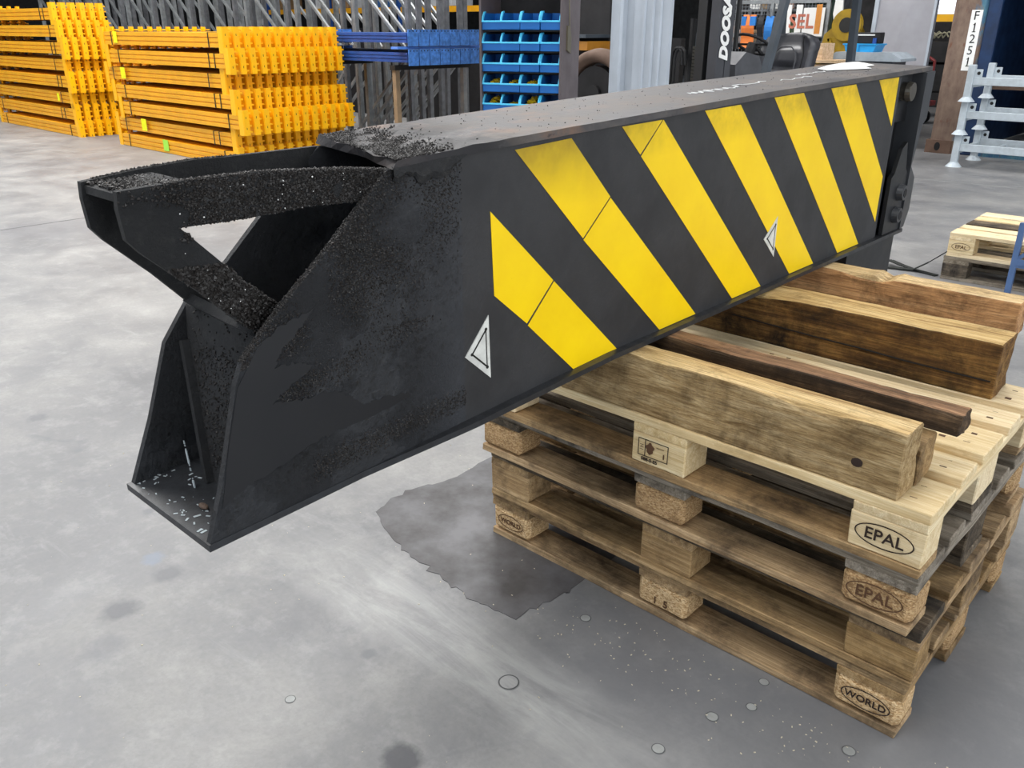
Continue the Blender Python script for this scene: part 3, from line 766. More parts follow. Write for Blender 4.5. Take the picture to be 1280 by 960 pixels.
for tri, lab in ((((-.489, .913), (-.552, .845), (-.484, .784)), 'white triangle sticker near the nose'), (((.680, .926), (.610, .871), (.684, .808)), 'white triangle sticker over the middle stripes')):
    tr = decal('triangle_sticker', tri, M_decal, .0016, label=lab)
    cy_, cz_ = sum(p[0] for p in tri) / 3, sum(p[1] for p in tri) / 3
    def sc_(k): return [Vector((0, cy_ + (p[0] - cy_) * k, cz_ + (p[1] - cz_) * k)) for p in tri]
    bm = BM(); o_, i_ = sc_(.64), sc_(.53)
    for q_ in range(3):
        r_ = (q_ + 1) % 3
        prism(bm, [(XN + .0018, p.y, p.z) for p in (o_[q_], o_[r_], i_[r_], i_[q_])], (.0006, 0, 0))
    for v in bm.verts: v.co -= BO
    link('printed_border', bm, M_dblack, tr)
    bm = BM(); o_ = sc_(.60)
    for q_ in range(3): cyl(bm, (XN + .0016, o_[q_].y, o_[q_].z), (XN + .0026, o_[q_].y, o_[q_].z), .0034, n=10)
    for v in bm.verts: v.co -= BO
    link('printed_dots', bm, M_dblack, tr)
# far end: recessed web, pin, bracket with two bolts, end flange
bm = BM(); box(bm, -.800, 1.45, .733, -.790, 1.70, 1.272); bpart('recessed_web', bm, M_black)
bm = BM(); box(bm, -.975, 1.45, .733, -.965, 1.70, 1.272); bpart('recessed_web', bm, M_black)
bm = BM(); box(bm, XN - .014, 1.452, .732, XN - .001, 1.474, 1.268); bpart('stiffener', soften(bm, .003), M_flange)
ef = [(1.735, 1.278), (1.73, 1.12), (1.70, 1.10), (1.66, .96), (1.715, .915), (1.72, .80), (1.69, .74), (1.655, .735), (1.655, 1.275)]
M_endf = plain('grey_black_flange', '3c3e42', .4, .1)
bm = BM(); prism(bm, [(-.715, y, z) for y, z in ef], (-.31, 0, 0)); bpart('end_flange', soften(bm, .004), M_endf)
bm = BM(); prism(bm, [(-.735, y, z) for y, z in ((1.50, .736), (1.50, .935), (1.525, .95), (1.56, 1.03), (1.60, 1.05), (1.63, .955), (1.69, .91), (1.70, .80), (1.68, .745), (1.64, .736))], (.014, 0, 0)); br = bpart('bracket_plate', soften(bm, .003), M_black)
for (y, z) in ((1.60, .875), (1.588, .797)):
    bm = BM(); n = 20
    cyl(bm, (-.721, y, z), (-.700, y, z), .030, .026, n=n); cyl(bm, (-.7005, y, z), (-.6995, y, z), .017, .017, n=6)
    for v in bm.verts: v.co -= BO
    o = link('bolt', bm, M_endf, br); 
    bm = BM(); cyl(bm, (-.7005, y, z), (-.6985, y, z), .016, n=6)
    for v in bm.verts: v.co -= BO
    link('bolt_socket', bm, M_cabin, br)
pin = BM(); cyl(pin, (-.99, 1.585, 1.215), (-.742, 1.585, 1.215), .030, n=20); cyl(pin, (-.745, 1.585, 1.215), (-.728, 1.585, 1.215), .034, .030, n=20)
bpart('end_pin', pin, plain('worn_pin_steel', '6f6a62', .35, .7))
bm = BM(); box(bm, XN - .05, 1.655 - .13, .735 + .38, XN - .03, 1.655, 1.275); bpart('pin_plate', bm, M_black)
bm = BM(); prism(bm, [(-.760, 1.31, 0), (-.760, 1.742, 0), (-.985, 1.742, 0), (-.985, 1.31, 0)], (0, 0, .7205)); bpart('support_column', soften(bm, .02), M_black)
# chalk scribbles on top
M_chalk = plain('white_chalk', 'e2e2e2', .8)
bm = BM(); rn = random.Random(31)
def chalk(y0, y1, xc, amp, step):
    y = y0; px_, py_ = xc, y0
    while y < y1:
        y += step * rn.uniform(.5, 1.2); x = xc + rn.uniform(-amp, amp)
        z = lambda yy, xx: interp(ZT, yy) + .008 * ((-.727 - xx) / .289) + .0152
        bar(bm, (px_, py_, z(py_, px_)), (x, y, z(y, x)), .0035, .0012); px_, py_ = x, y
chalk(.36, .60, -.85, .018, .014); chalk(.60, .78, -.87, .012, .03); chalk(.84, 1.02, -.85, .012, .03); chalk(1.04, 1.24, -.90, .010, .02)
for v in bm.verts: v.co -= BO
link('chalk_marks', bm, M_chalk, beam)
# white paper sheet lying at the far end of the top
z0 = lambda y, x: interp(ZT, y) + .008 * ((-.727 - x) / .289) + .0148
pp = [(-.90, 1.26), (-.83, 1.45), (-.87, 1.50), (-.88, 1.60), (-.95, 1.68), (-.985, 1.71), (-1.0, 1.60), (-.985, 1.45), (-.95, 1.30)]
bm = BM(); prism(bm, [(x, y, z0(y, x) + .0014) for x, y in pp], (0, 0, .0012)); o = link('paper_sheet', bm, M_white); tag(o, 'crumpled white paper sheet lying on the far end of the black beam', 'paper')

# ------------------------------------------------------------------ stacks of yellow rack beams
def rack_beam(L_, dep, h, conh, m_ch, m_con, label, group, plate=False):
    """beam along x from -L_ to 0 (right end), y 0..dep, z 0..h"""
    t = thing('rack_beam', label, 'rack beam', (0, 0, 0), 0, group)
    bm = BM(); g = h / 3
    prof = [(0, 0), (0, g * .82), (.012, g * .88), (.012, g * 1.05), (0, g * 1.12), (0, g * 1.85), (.012, g * 1.93), (.012, g * 2.08), (0, g * 2.15), (0, h), (dep * .93, h), (dep * .93, 0)]
    gp = .01 if plate else .10
    prism(bm, [(-L_ + gp, y, z) for y, z in prof], (L_ - 2 * gp, 0, 0)); link('beam_profile', bm, m_ch, t)
    for sx in (0, 1):
        x0 = 0 if sx == 0 else -L_
        s = 1 if sx == 0 else -1
        bm = BM(); zc = h / 2
        if plate:
            prism(bm, [(x0, .006, zc - conh / 2), (x0, dep - .007, zc - conh / 2), (x0, dep - .007, zc + conh / 2), (x0, .006, zc + conh / 2)], (.01 * s, 0, 0))
            for yy in (.25, .5, .75):
                pass
        else:
            w1 = dep * .50
            prism(bm, [(x0, 0, zc - conh / 2), (x0, w1, zc - conh / 2), (x0, w1, zc + conh / 2), (x0, 0, zc + conh / 2)], (.012 * s, 0, 0))
            box(bm, min(x0, x0 - .09 * s), -.004, zc - conh / 2, max(x0, x0 - .09 * s), .004, zc + conh / 2)
            for q_ in range(4):
                zz = zc + conh * (-.36 + .24 * q_); box(bm, min(x0 - .05 * s, x0 - .005 * s), w1 - .002, zz - .008, max(x0 - .05 * s, x0 - .005 * s), dep * .80, zz + .008)
        c = link('end_connector', bm, m_con, t)
        if plate:
            bm = BM()
            for yy in (.2, .5, .8): box(bm, x0 + .0095 * s - .001, dep * yy - .007, zc + conh * .36, x0 + .0095 * s + .002, dep * yy + .007, zc + conh * .36 + .014)
            link('bolt_holes', bm, M_strap, c)
        if not plate and sx == 0:
            bm = BM()
            for zz in (zc - conh * .22, zc + conh * .2): box(bm, .0115, w1 * .4, zz - .011, .0128, w1 * .4 + .006, zz + .011)
            link('slots', bm, M_strap, c)
    return t
def copy_thing(root):
    r = root.copy(); COL.objects.link(r)
    for ch in root.children:
        c = ch.copy(); COL.objects.link(c); c.parent = r
        for g in ch.children:
            d = g.copy(); COL.objects.link(d); d.parent = c
    return r
def stack(where, x_end, y0, rows, depth_n, dep, L_, conh=.262, h=.145):
    first = None; ords = ['floor-level', 'second', 'third', 'fourth', 'fifth', 'sixth', 'seventh', 'eighth']
    for ri, (z, xo, n, rec) in enumerate(rows):
        grp = 'yellow beams in the %s row of the %s stack' % (ords[ri], where)
        lab = 'yellow rack beam in the %s row from below of the %s stack' % (ords[ri], where)
        for k in range(n):
            if first is None: first = rack_beam(L_, dep, h, conh, M_ychan, M_ycon, lab, grp); o = first
            else: o = copy_thing(first)
            o['label'] = 'yellow rack beam, %s from the front in the %s row up of the %s stack' % (ORDI[k], ords[ri].replace('floor-level', 'lowest'), where); o['group'] = grp
            o.location = (x_end + xo, y0 + k * dep + (.0 if not rec else .03), z + (0 if not rec else 0))
        for bx in (-.30, -.42, -L_ + .35) if ri % 2 else (-.3, -L_ + .3):
            bm = BM(); X = x_end + xo + bx; a = y0 - .006; b = y0 + n * dep; w_ = .016
            box(bm, X, a, z - .004, X + w_, a + .004, z + h + .004); box(bm, X, a, z + h, X + w_, b, z + h + .004)
            o = link('strapping_band', bm, M_strap)
            tag(o, 'black band, %s, round the %s row of the %s stack' % ('left one' if bx < -1 else ('right one' if bx == -.3 else 'inner right one'), ords[ri], where), 'strap', 'bands of the %s row, %s stack' % (ords[ri], where))
ZR = [.005, .205, .405, .605, .81, 1.015, 1.22]
XO = [.05, -.02, .22, .10, -.10, .08, .0]
rowsR = [(z, XO[i], 12, i in (1, 4)) for i, z in enumerate(ZR)]
stack('right-hand yellow', -8.32, 3.35, rowsR, 12, .125, 2.95)
ZL = [.005 + .215 * i for i in range(8)]
rowsL = [(z, (.0, -.10, -.12, -.02, -.13, -.02, -.10, -.20)[i], 6, i in (1, 2, 4)) for i, z in enumerate(ZL)]
stack('left-hand yellow', -12.35, 3.30, rowsL, 6, .125, 3.1, conh=.28)
for (x, y, z, m_, wd, ht, lb) in ((-10.9, 3.342, 1.24, M_lime, .10, .13, 'lime label on the top beam row of the right-hand yellow stack'), (-10.85, 3.342, .83, M_lime, .12, .13, 'lime label on the fifth beam row of the right-hand yellow stack'),
                        (-10.5, 3.342, .23, M_lime, .13, .14, 'lime label on the second beam row of the right-hand yellow stack'), (-10.0, 3.342, .03, M_green, .13, .13, 'green torn label on the lowest beam row of the right-hand stack'), (-12.9, 3.292, .46, M_lime, .07, .10, 'small lime label on the left-hand yellow stack')):
    bm = BM(); box(bm, x, y, z, x + wd, y + .003, z + ht); tag(link('paper_label', bm, m_), lb, 'label')

# ------------------------------------------------------------------ galvanised upright frames standing behind
def upright(H=4.2, Wd=1.1, pw=.062):
    t = thing('upright_frame', '', 'rack frame')
    for x in (0, Wd):
        bm = BM(); box(bm, x - pw / 2, -.03, 0, x + pw / 2, .03, H); box(bm, x - pw * .18, -.036, 0, x + pw * .18, -.03, H)
        p = link('post', bm, M_galvd if x else M_galv, t)
    z = .15; s = 0
    me = {}
    while z < H - .96:
        for q_ in ((0, Wd, .55),):
            key = s % 2
            if key not in me:
                bm = BM(); x0, x1 = (0, Wd) if key == 0 else (Wd, 0)
                bar(bm, (x0, 0, 0), (x1, 0, .95), .035, .035, (0, 1, 0)); o = link('brace', bm, M_galv, t); me[key] = o.data; o.location.z = z
            else:
                o = bpy.data.objects.new('brace', me[key]); COL.objects.link(o); o.parent = t; o.location.z = z
        z += .95; s += 1
    return t
proto = upright(); used = False
gl = ['behind the blue beams', 'just left of the blue beams', 'behind the yellow stack end', 'behind the middle of the right-hand yellow stack', 'behind the left part of the right-hand yellow stack', 'behind the gap between the yellow stacks', 'behind the left-hand yellow stack end', 'behind the left-hand yellow stack', 'far left behind the yellow beams']
rn = random.Random(77)
for gi in range(9):
    x0 = -9.72 - gi * 1.36; n = 7 if gi == 0 else (4 if gi < 4 else 3)
    for k in range(n):
        o = proto if not used else copy_thing(proto); used = True
        o.location = (x0 + rn.uniform(-.04, .04), 6.15 + k * (.175 if gi == 0 else .24) + gi * .0, 0); o.rotation_euler = (0, rn.uniform(-.012, .012), rn.uniform(-.02, .02))
        o['label'] = 'galvanised upright frame %s, %s from the front' % (gl[gi], ORDI[k]); o['group'] = 'upright frames ' + gl[gi]
bm = BM(); box(bm, -28, 8.3, 0, -5.9, 8.4, 1.30); o = link('wall_dark_backdrop', bm, M_cabin); o['kind'] = 'structure'  # added black screen, stands in for the dark between the upright frames
# blue beams on trestles
bproto = None
for ri, z in enumerate((1.065, 1.265)):
    for k in range(7):
        lab = 'blue rack beam with end plate, %s row beside the grey frames' % ('lower', 'upper')[ri]
        o = rack_beam(2.4, .157, .10, .168, M_bluebm, M_bluepl, lab, 'blue beams %s row' % ('lower', 'upper')[ri], plate=True) if bproto is None else copy_thing(bproto)
        if bproto is None: bproto = o
        o['label'] = 'blue rack beam with end plate, %s from the left in the %s row' % (ORDI[k], ('lower', 'upper')[ri]); o['group'] = 'blue beams %s row' % ('lower', 'upper')[ri]
        o.location = (-7.2, 4.90 + k * .157, z)
bm = BM(); box(bm, -7.36, 4.80, 1.2005, -7.24, 6.05, 1.226); tag(link('spacer_rail', bm, plain('light_blue_rail', '5b8fe8', .4)), 'light blue rail between the two rows of blue beams', 'rail')
for x in (-7.45, -9.3):
    t = thing('steel_trestle', 'tan-stained steel trestle under the %s of the blue beams' % ('right end' if x > -8 else 'left end'), 'trestle', (x, 4.93, 0))
    for yy in (0, 1.05):
        bm = BM(); box(bm, -.03, yy - .03, 0, .03, yy + .03, .98); link('leg', bm, M_tanp if x > -8 and yy == 0 else M_galv, t)
    bm = BM(); box(bm, -.045, -.05, .98, .045, 1.12, 1.03); link('crossbar', bm, M_strap, t)
# pallet racking far behind, seen through the frames
t = thing('pallet_racking', 'orange-beamed pallet racking far behind the grey frames', 'racking', (-16, 12.6, 0))
for k in range(5):
    bm = BM(); box(bm, k * 2.8 - 6 - .05, 0, 0, k * 2.8 - 6 + .05, .1, 5.5); link('upright', bm, M_bluebm, t)
for z in (.2, 1.75, 3.3):
    for k in range(4):
        bm = BM(); box(bm, k * 2.8 - 5.95, 0, z, k * 2.8 - 3.25, .06, z + .12); link('shelf_beam', bm, M_ychan, t)
rn = random.Random(15); ci = 0
cols = [plain('pale_carton', 'b9bdc2', .7), plain('white_carton', 'd6d8da', .7), plain('brown_carton', '8a6d4c', .8), plain('dark_crate', '34363b', .7), plain('blue_crate', '2d5f9c', .6)]
for k in range(4):
    for z in (.32, 1.87, 3.42):
        for q_ in range(3):
            if rn.random() < .25: continue
            wd = rn.uniform(.4, .75); hh = rn.uniform(.4, 1.1); x = -16 - 5.9 + k * 2.8 + q_ * .88 + .05
            bm = BM(); box(bm, x, 12.62, z, x + wd, 13.3, z + hh, .01); box(bm, x + wd * .47, 12.615, z, x + wd * .53, 12.62, z + hh)
            ci += 1; tag(link('carton', bm, cols[rn.randrange(5)]), 'carton in the far orange-beamed racking, %s bay, %s level, %s place' % (ORDI[k], {.32: 'floor', 1.87: 'middle', 3.42: 'top'}[z], ORDI[q_]), 'box', 'cartons on the far racking')
t['label'] = 'orange-beamed pallet racking far behind the grey frames'
bm = BM(); box(bm, -20, 10.4, .0, -6, 10.41, .01)
bm.free()

# ------------------------------------------------------------------ cabinet with blue bins
CA = math.radians(22); CX, CY = -4.213, 3.0
cab = thing('storage_cabinet', 'tall dark cabinet holding rows of blue bins, latch on its right side', 'cabinet', (CX, CY, 0), CA)
for nm, b_ in (('side_panel', (0, 0, 0, .015, .40, 2.3)), ('side_panel', (.595, 0, 0, .61, .42, 2.3)), ('back_panel', (.015, .38, 0, .595, .40, 2.3)), ('top_panel', (0, 0, 2.3, .61, .42, 2.32)), ('base_panel', (.015, 0, .0, .595, .38, .08))):
    bm = BM(); box(bm, *b_); link(nm, bm, M_cabin if nm != 'side_panel' else M_cab, cab)
ROWZ = [.855, .992, 1.129, 1.266, 1.403]
for z in ROWZ:
    bm = BM(); box(bm, .015, .03, z - .012, .595, .38, z - .004); link('shelf', bm, M_cabin, cab)
bm = BM(); prism(bm, [(.61, .10, 1.27), (.61, .18, 1.25), (.61, .19, 1.35), (.61, .15, 1.43), (.61, .10, 1.43)], (.012, 0, 0)); cyl(bm, (.622, .14, 1.41), (.622, .11, 1.62), .004, n=6); link('latch', bm, M_cash, cab)
def bin_mesh():
    wd, dp, h = .140, .24, .108; t_ = .006; bm = BM()
    box(bm, 0, 0, 0, wd, dp, t_)
    for x in (0, wd - t_):
        prism(bm, [(x, 0, 0), (x, 0, .055), (x, .012, .060), (x, .045, h), (x, dp, h), (x, dp, 0)], (t_, 0, 0))
    box(bm, 0, dp - t_, 0, wd, dp, h); box(bm, t_, 0, 0, wd - t_, t_, .05)
    return bm
b0 = None; ordn = ['fifth', 'fourth', 'third', 'second', 'top']; ordc = ['leftmost', 'second from left', 'third from left', 'rightmost']
full = {(1, 0), (1, 1), (1, 2), (0, 0), (0, 1), (0, 2), (0, 3)}
for r_, z in enumerate(ROWZ):
    for c_ in range(4):
        lab = 'blue storage bin, %s in the %s row of the dark cabinet' % (ordc[c_], ordn[r_])
        if b0 is None:
            b0 = thing('storage_bin', lab, 'bin', (0, 0, 0), 0, 'blue bins in the cabinet'); link('bin_body', bin_mesh(), M_bin, b0)
            bm = BM(); box(bm, -.003, -.010, .048, .143, .004, .060, .002)
            for x in (-.003, .134):
                prism(bm, [(x, -.006, .055), (x, .004, .085), (x, .03, .116), (x, .06, .120), (x, .06, .110), (x, .04, .104), (x, .012, .06)], (.009, 0, 0))
            link('bin_lip', bm, M_lip, b0); o = b0
        else:
            o = copy_thing(b0)
        o['label'] = lab; lx, ly = .017 + c_ * .1445, .004 + (.012 if (r_ * 3 + c_) % 3 == 0 else 0)
        Mb = Matrix.Translation((CX, CY, 0)) @ Matrix.Rotation(CA, 4, 'Z') @ Matrix.Translation((lx, ly, z)); o.location = Mb.translation; o.rotation_euler = (0, 0, CA)
        if (r_, c_) in full:
            bm = BM(); rn = random.Random(r_ * 10 + c_); hgt = rn.uniform(.05, .095)
            for q_ in range(110):
                u_, v_ = rn.uniform(-1, 1), rn.uniform(-1, 1); zz = .01 + hgt * (1 - .5 * (u_ * u_ + v_ * v_)) * rn.uniform(.75, 1)
                box(bm, -.010, -.003, -.003, .010, .003, .003, M=Matrix.Translation((.07 + u_ * .050, .11 + v_ * .085, zz)) @ Matrix.Rotation(rn.uniform(0, 3), 4, (rn.random(), rn.random(), rn.random())))
            for v in bm.verts: v.co = Mb @ v.co
            q2 = link('yellow_clips', bm, M_clip); q2['kind'] = 'stuff'; tag(q2, 'heap of small yellow clips in the %s bin of the %s row' % (ordc[c_], ordn[r_]), 'clips')
# dark machine with a tyre between cabinet and grey panel
t = thing('axle_wheel', 'brown worn tyre on a dark wheel standing right of the open cabinet door', 'wheel', (-4.35, 4.60, .90))
def ring_mesh(R, r, n=32, m=10):
    bm = BM(); vs = []
    for i in range(n):
        a = i * 2 * PI / n; vs.append([bm.verts.new(((R + r * .55 * math.cos(b)) * math.cos(a), r * math.sin(b), (R + r * .55 * math.cos(b)) * math.sin(a))) for b in [j * 2 * PI / m for j in range(m)]])
    for i in range(n):
        for j in range(m): bm.faces.new((vs[i][j], vs[(i + 1) % n][j], vs[(i + 1) % n][(j + 1) % m], vs[i][(j + 1) % m]))
    return bm
link('tyre', ring_mesh(.30, .11), M_tread, t, True)
bm = BM(); cyl(bm, (0, -.07, 0), (0, .07, 0), .22, n=24); cyl(bm, (0, -.10, 0), (0, -.07, 0), .07, n=12); link('hub', bm, M_cabin, t)
bm = BM(); box(bm, -.1, .1, -.90, .1, .3, -.2); box(bm, -.08, -.05, -.90, .08, .3, -.82); box(bm, -.06, .1, -.3, .06, .2, .05); link('stand', bm, M_cabin, t)
t = thing('dark_machine', 'dark machine with an orange crossbar between the cabinet and the pale ribbed sheet', 'machine', (-5.75, 5.3, 0))
bm = BM(); box(bm, -.5, 0, 0, .75, .9, .95, .03); link('body', bm, M_cabin, t)
bm = BM(); box(bm, -.5, .3, .95, .75, .8, 2.6, .02); link('column', bm, M_cabin, t)
bm = BM(); box(bm, -.5, -.06, 1.22, .75, 0.3, 1.30); link('crossbar', bm, plain('orange_bar', 'a8701c', .5), t)
bm = BM(); box(bm, -.5, -.09, 1.33, .75, 0.3, 1.36); link('rail', bm, M_guard, t)

# pale ribbed sheet-metal cabinet
t = thing('ribbed_sheet_enclosure', 'pale grey ribbed sheet-metal enclosure between the tyre and the lift mast', 'enclosure', (-4.12, 4.42, 0))
bm = BM(); prof = [(0, 0), (.03, 0), (.045, -.02), (.10, -.02), (.115, 0), (.13, .035), (.20, .035), (.215, .015), (.29, .015), (.30, 0), (.315, 0), (.325, .015), (.37, .015), (.38, 0), (.395, 0), (.405, .015), (.44, .015), (.45, 0), (.465, 0), (.475, .015), (.545, .015), (.545, .06), (0, .06)]
prism(bm, [(x, y, 0) for x, y in prof], (0, 0, 2.6)); link('ribbed_panel', bm, M_sheet, t)
bm = BM(); box(bm, .20, .008, .93, .545, .016, .936); link('seam', bm, M_galvd, t)

# ------------------------------------------------------------------ forklift
hd = math.atan2(-.983, -.181)
fk = thing('forklift', 'charcoal forklift truck with black mast and empty seat behind the black beam', 'forklift', (-4.03, 6.77, 0), hd)
def fpart(name, bm, mat, parent=None, smooth=False): return link(name, bm, mat, parent or fk, smooth)
# local: x forward, y left (screen-right side faces the camera = local +y ... near side)
NS = 1 if True else -1
mx = 1.05
def rail(y, mat, out):
    bm = BM(); box(bm, mx - .10, y - .05, .05, mx + .10, y + .05, 3.1)
    box(bm, mx - .03, y - .056 if out < 0 else y + .05, .05, mx - .015, y - .05 if out < 0 else y + .056, 3.1)
    return fpart('mast_rail', bm, mat)
rail(.40, M_mast, 1); rail(-.40, M_mastd, -1)
bm = BM(); box(bm, mx + .0, -.30, .1, mx + .10, -.19, 3.0); box(bm, mx + .02, .20, .1, mx + .10, .30, 3.0); fpart('inner_rail', bm, M_mastd)
bm = BM(); box(bm, mx - .06, -.4, 2.9, mx + .06, .4, 3.05); box(bm, mx - .06, -.4, .25, mx + .06, .4, .4); fpart('mast_crossbar', bm, M_mastd)
bm = BM(); cyl(bm, (mx - .05, .02, .3), (mx - .05, .02, 1.15), .05, n=14); cyl(bm, (mx - .05, .02, 1.15), (mx - .05, .02, 1.5), .03, n=12); fpart('lift_cylinder', bm, M_rub)
bm = BM()
for k in range(24): box(bm, mx - .02, .085, .55 + k * .03, mx + .01, .125, .575 + k * .03)
fpart('lift_chain', bm, plain('greasy_chain', '3a3832', .5, .5))
for yy in (-.10, -.14):
    bm = BM(); pts = [Vector((mx + .04, yy, .4)), Vector((mx + .04, yy, 1.15))] + [Vector((mx + .04, yy + .07 - .07 * math.cos(a), 1.15 + .10 * math.sin(a))) for a in (.6, 1.2, 1.8, 2.4)] + [Vector((mx + .04, yy + .14, 1.1))]
    tube(bm, pts, .014); fpart('hydraulic_hose', bm, M_rub)
for yy in (.28, -.28):
    bm = BM(); box(bm, mx + .2, yy - .06, .05, mx + 1.2, yy + .06, .09); box(bm, mx + .16, yy - .06, .05, mx + .20, yy + .06, .6); fpart('fork', bm, M_mastd)
bm = BM(); box(bm, mx + .1, -.45, .12, mx + .16, .45, .18); box(bm, mx + .1, -.45, .5, mx + .16, .45, .56); fpart('fork_carriage', bm, M_mastd)
bm = BM(); box(bm, -.95, -.50, .25, .75, .50, .72, .06); box(bm, -.60, -.42, .72, .2, .42, .92, .05); fpart('body', bm, plain('dark_orange_body', '50545c', .4))
bm = BM(); box(bm, -1.25, -.48, .25, -.75, .48, 1.0, .12); fpart('counterweight', bm, M_guard)
for (x, y, r) in ((.62, .46, .30), (.62, -.46, .30), (-.75, .42, .24), (-.75, -.42, .24)):
    bm = BM(); cyl(bm, (x, y - .10, r), (x, y + .10, r), r, n=24); wl = fpart('wheel', bm, M_rub)
    bm = BM(); cyl(bm, (x, y - .105, r), (x, y + .105, r), r * .5, n=16); link('rim', bm, M_white, wl)
# console, wheel
bm = BM(); prism(bm, [(.58, -.22, .6), (.18, -.22, .6), (.22, -.22, 1.06), (.28, -.22, 1.17), (.48, -.22, 1.21), (.62, -.22, 1.10)], (0, .46, 0)); fpart('console', soften(bm, .03), M_dash)
sw = BM(); 
swc = Vector((.12, .02, 1.27)); ax = Vector((-.5, 0, .87)).normalized(); e1 = Vector((0, 1, 0)); e2 = ax.cross(e1)
tube(sw, [swc + e1 * .19 * math.cos(a) + e2 * .19 * math.sin(a) for a in [i * 2 * PI / 20 for i in range(21)]], .014)
st = fpart('steering_wheel', sw, M_rub)
bm = BM(); cyl(bm, swc, swc - ax * .25, .05, n=12); bar(bm, swc - e1 * .18, swc + e1 * .18, .03, .02); bar(bm, swc, swc + e2 * .18, .03, .02); link('steering_column', bm, M_rub, st)
bm = BM(); cyl(bm, swc + e1 * .17 + ax * .01, swc + e1 * .17 + ax * .07, .022, n=10); link('spinner_knob', bm, M_dash, st)
# seat: cushion + shaped backrest facing forward (+x)
bm = BM(); box(bm, -.50, -.26, .90, .05, .26, 1.02, .04); seat = fpart('seat_cushion', bm, M_seat)
def backrest():
    bm = BM(); nu, nv = 18, 14; fr_, bk = [], []
    for j in range(nv + 1):
        v = j / nv; a, b = [], []
        for i in range(nu + 1):
            u = -1 + 2 * i / nu
            hw = .30 * (1 if v < .75 else math.sqrt(max(.0, 1 - ((v - .75) / .27) ** 2 * .55)))
            y = u * hw; z = .98 + .40 * v * (1 - .10 * u * u * (v > .6))
            dep = .05 + .09 * abs(u) ** 2.4                      # side bolsters
            lum = .05 * math.exp(-((u / .42) ** 4)) * (1 if .25 < v < .62 else 0)
            pan = -.02 if (abs(u) < .5 and v > .68) else 0
            xx = -.50 - .10 * v
            a.append(bm.verts.new((xx + dep + lum + pan, y, z))); b.append(bm.verts.new((xx - .03, y * .97, z)))
        fr_.append(a); bk.append(b)
    for j in range(nv):
        for i in range(nu):
            bm.faces.new((fr_[j][i], fr_[j][i + 1], fr_[j + 1][i + 1], fr_[j + 1][i])); bm.faces.new((bk[j][i], bk[j + 1][i], bk[j + 1][i + 1], bk[j][i + 1]))
        for i in (0, nu): bm.faces.new((fr_[j][i], fr_[j + 1][i], bk[j + 1][i], bk[j][i]))
    for i in range(nu):
        for j in (0, nv): bm.faces.new((fr_[j][i], fr_[j][i + 1], bk[j][i + 1], bk[j][i]))
    return bm
sb = fpart('seat_backrest', backrest(), M_seat, None, True)
bm = BM(); tube(bm, [Vector((-.44 - .10 * v_ + .055, y_, .98 + .40 * v_)) for y_, v_ in ((-.15, .05), (-.15, .35), (-.12, .55), (-.06, .66), (.06, .66), (.12, .55), (.15, .35), (.15, .05))], .008, 6); link('seat_piping', bm, M_dash, sb)
for s_ in (1, -1):
    bm = BM(); tube(bm, [Vector((-.44 - .10 * v_ + .03, y_ * s_, .98 + .40 * v_)) for y_, v_ in ((.21, .0), (.21, .45), (.17, .75), (.16, .9))], .006, 6); link('seat_piping', bm, M_rub, sb)
for s in (1, -1):
    bm = BM(); bar(bm, (.55, s * .47, .72), (.12, s * .44, 2.12), .06, .07, (0, 1, 0)); fpart('guard_pillar', bm, M_guard)
    bm = BM(); bar(bm, (-.95, s * .44, .9), (-.88, s * .44, 2.12), .06, .07, (0, 1, 0)); fpart('guard_pillar', bm, M_guard)
bm = BM(); box(bm, -.9, -.48, 2.12, .15, .48, 2.16)
for k in range(5): box(bm, -.85 + k * .22, -.46, 2.16, -.82 + k * .22, .46, 2.19)
fpart('overhead_guard', bm, M_guard)
# lettering on the near mast rail, running upwards
put_text('DOOSAN', .145, M_white, (mx - .01 + .02, .4505 + .0065, 1.47), (0, 0, 1), (1, 0, 0), fk, 'mast_lettering', bold=.009, shear=.25, space=1.05, extrude=.001)
bm = BM(); cyl(bm, (.72, .30, 1.24), (.72, .30, 1.9), .022, n=8); fpart('hose_guide', bm, M_mastd)

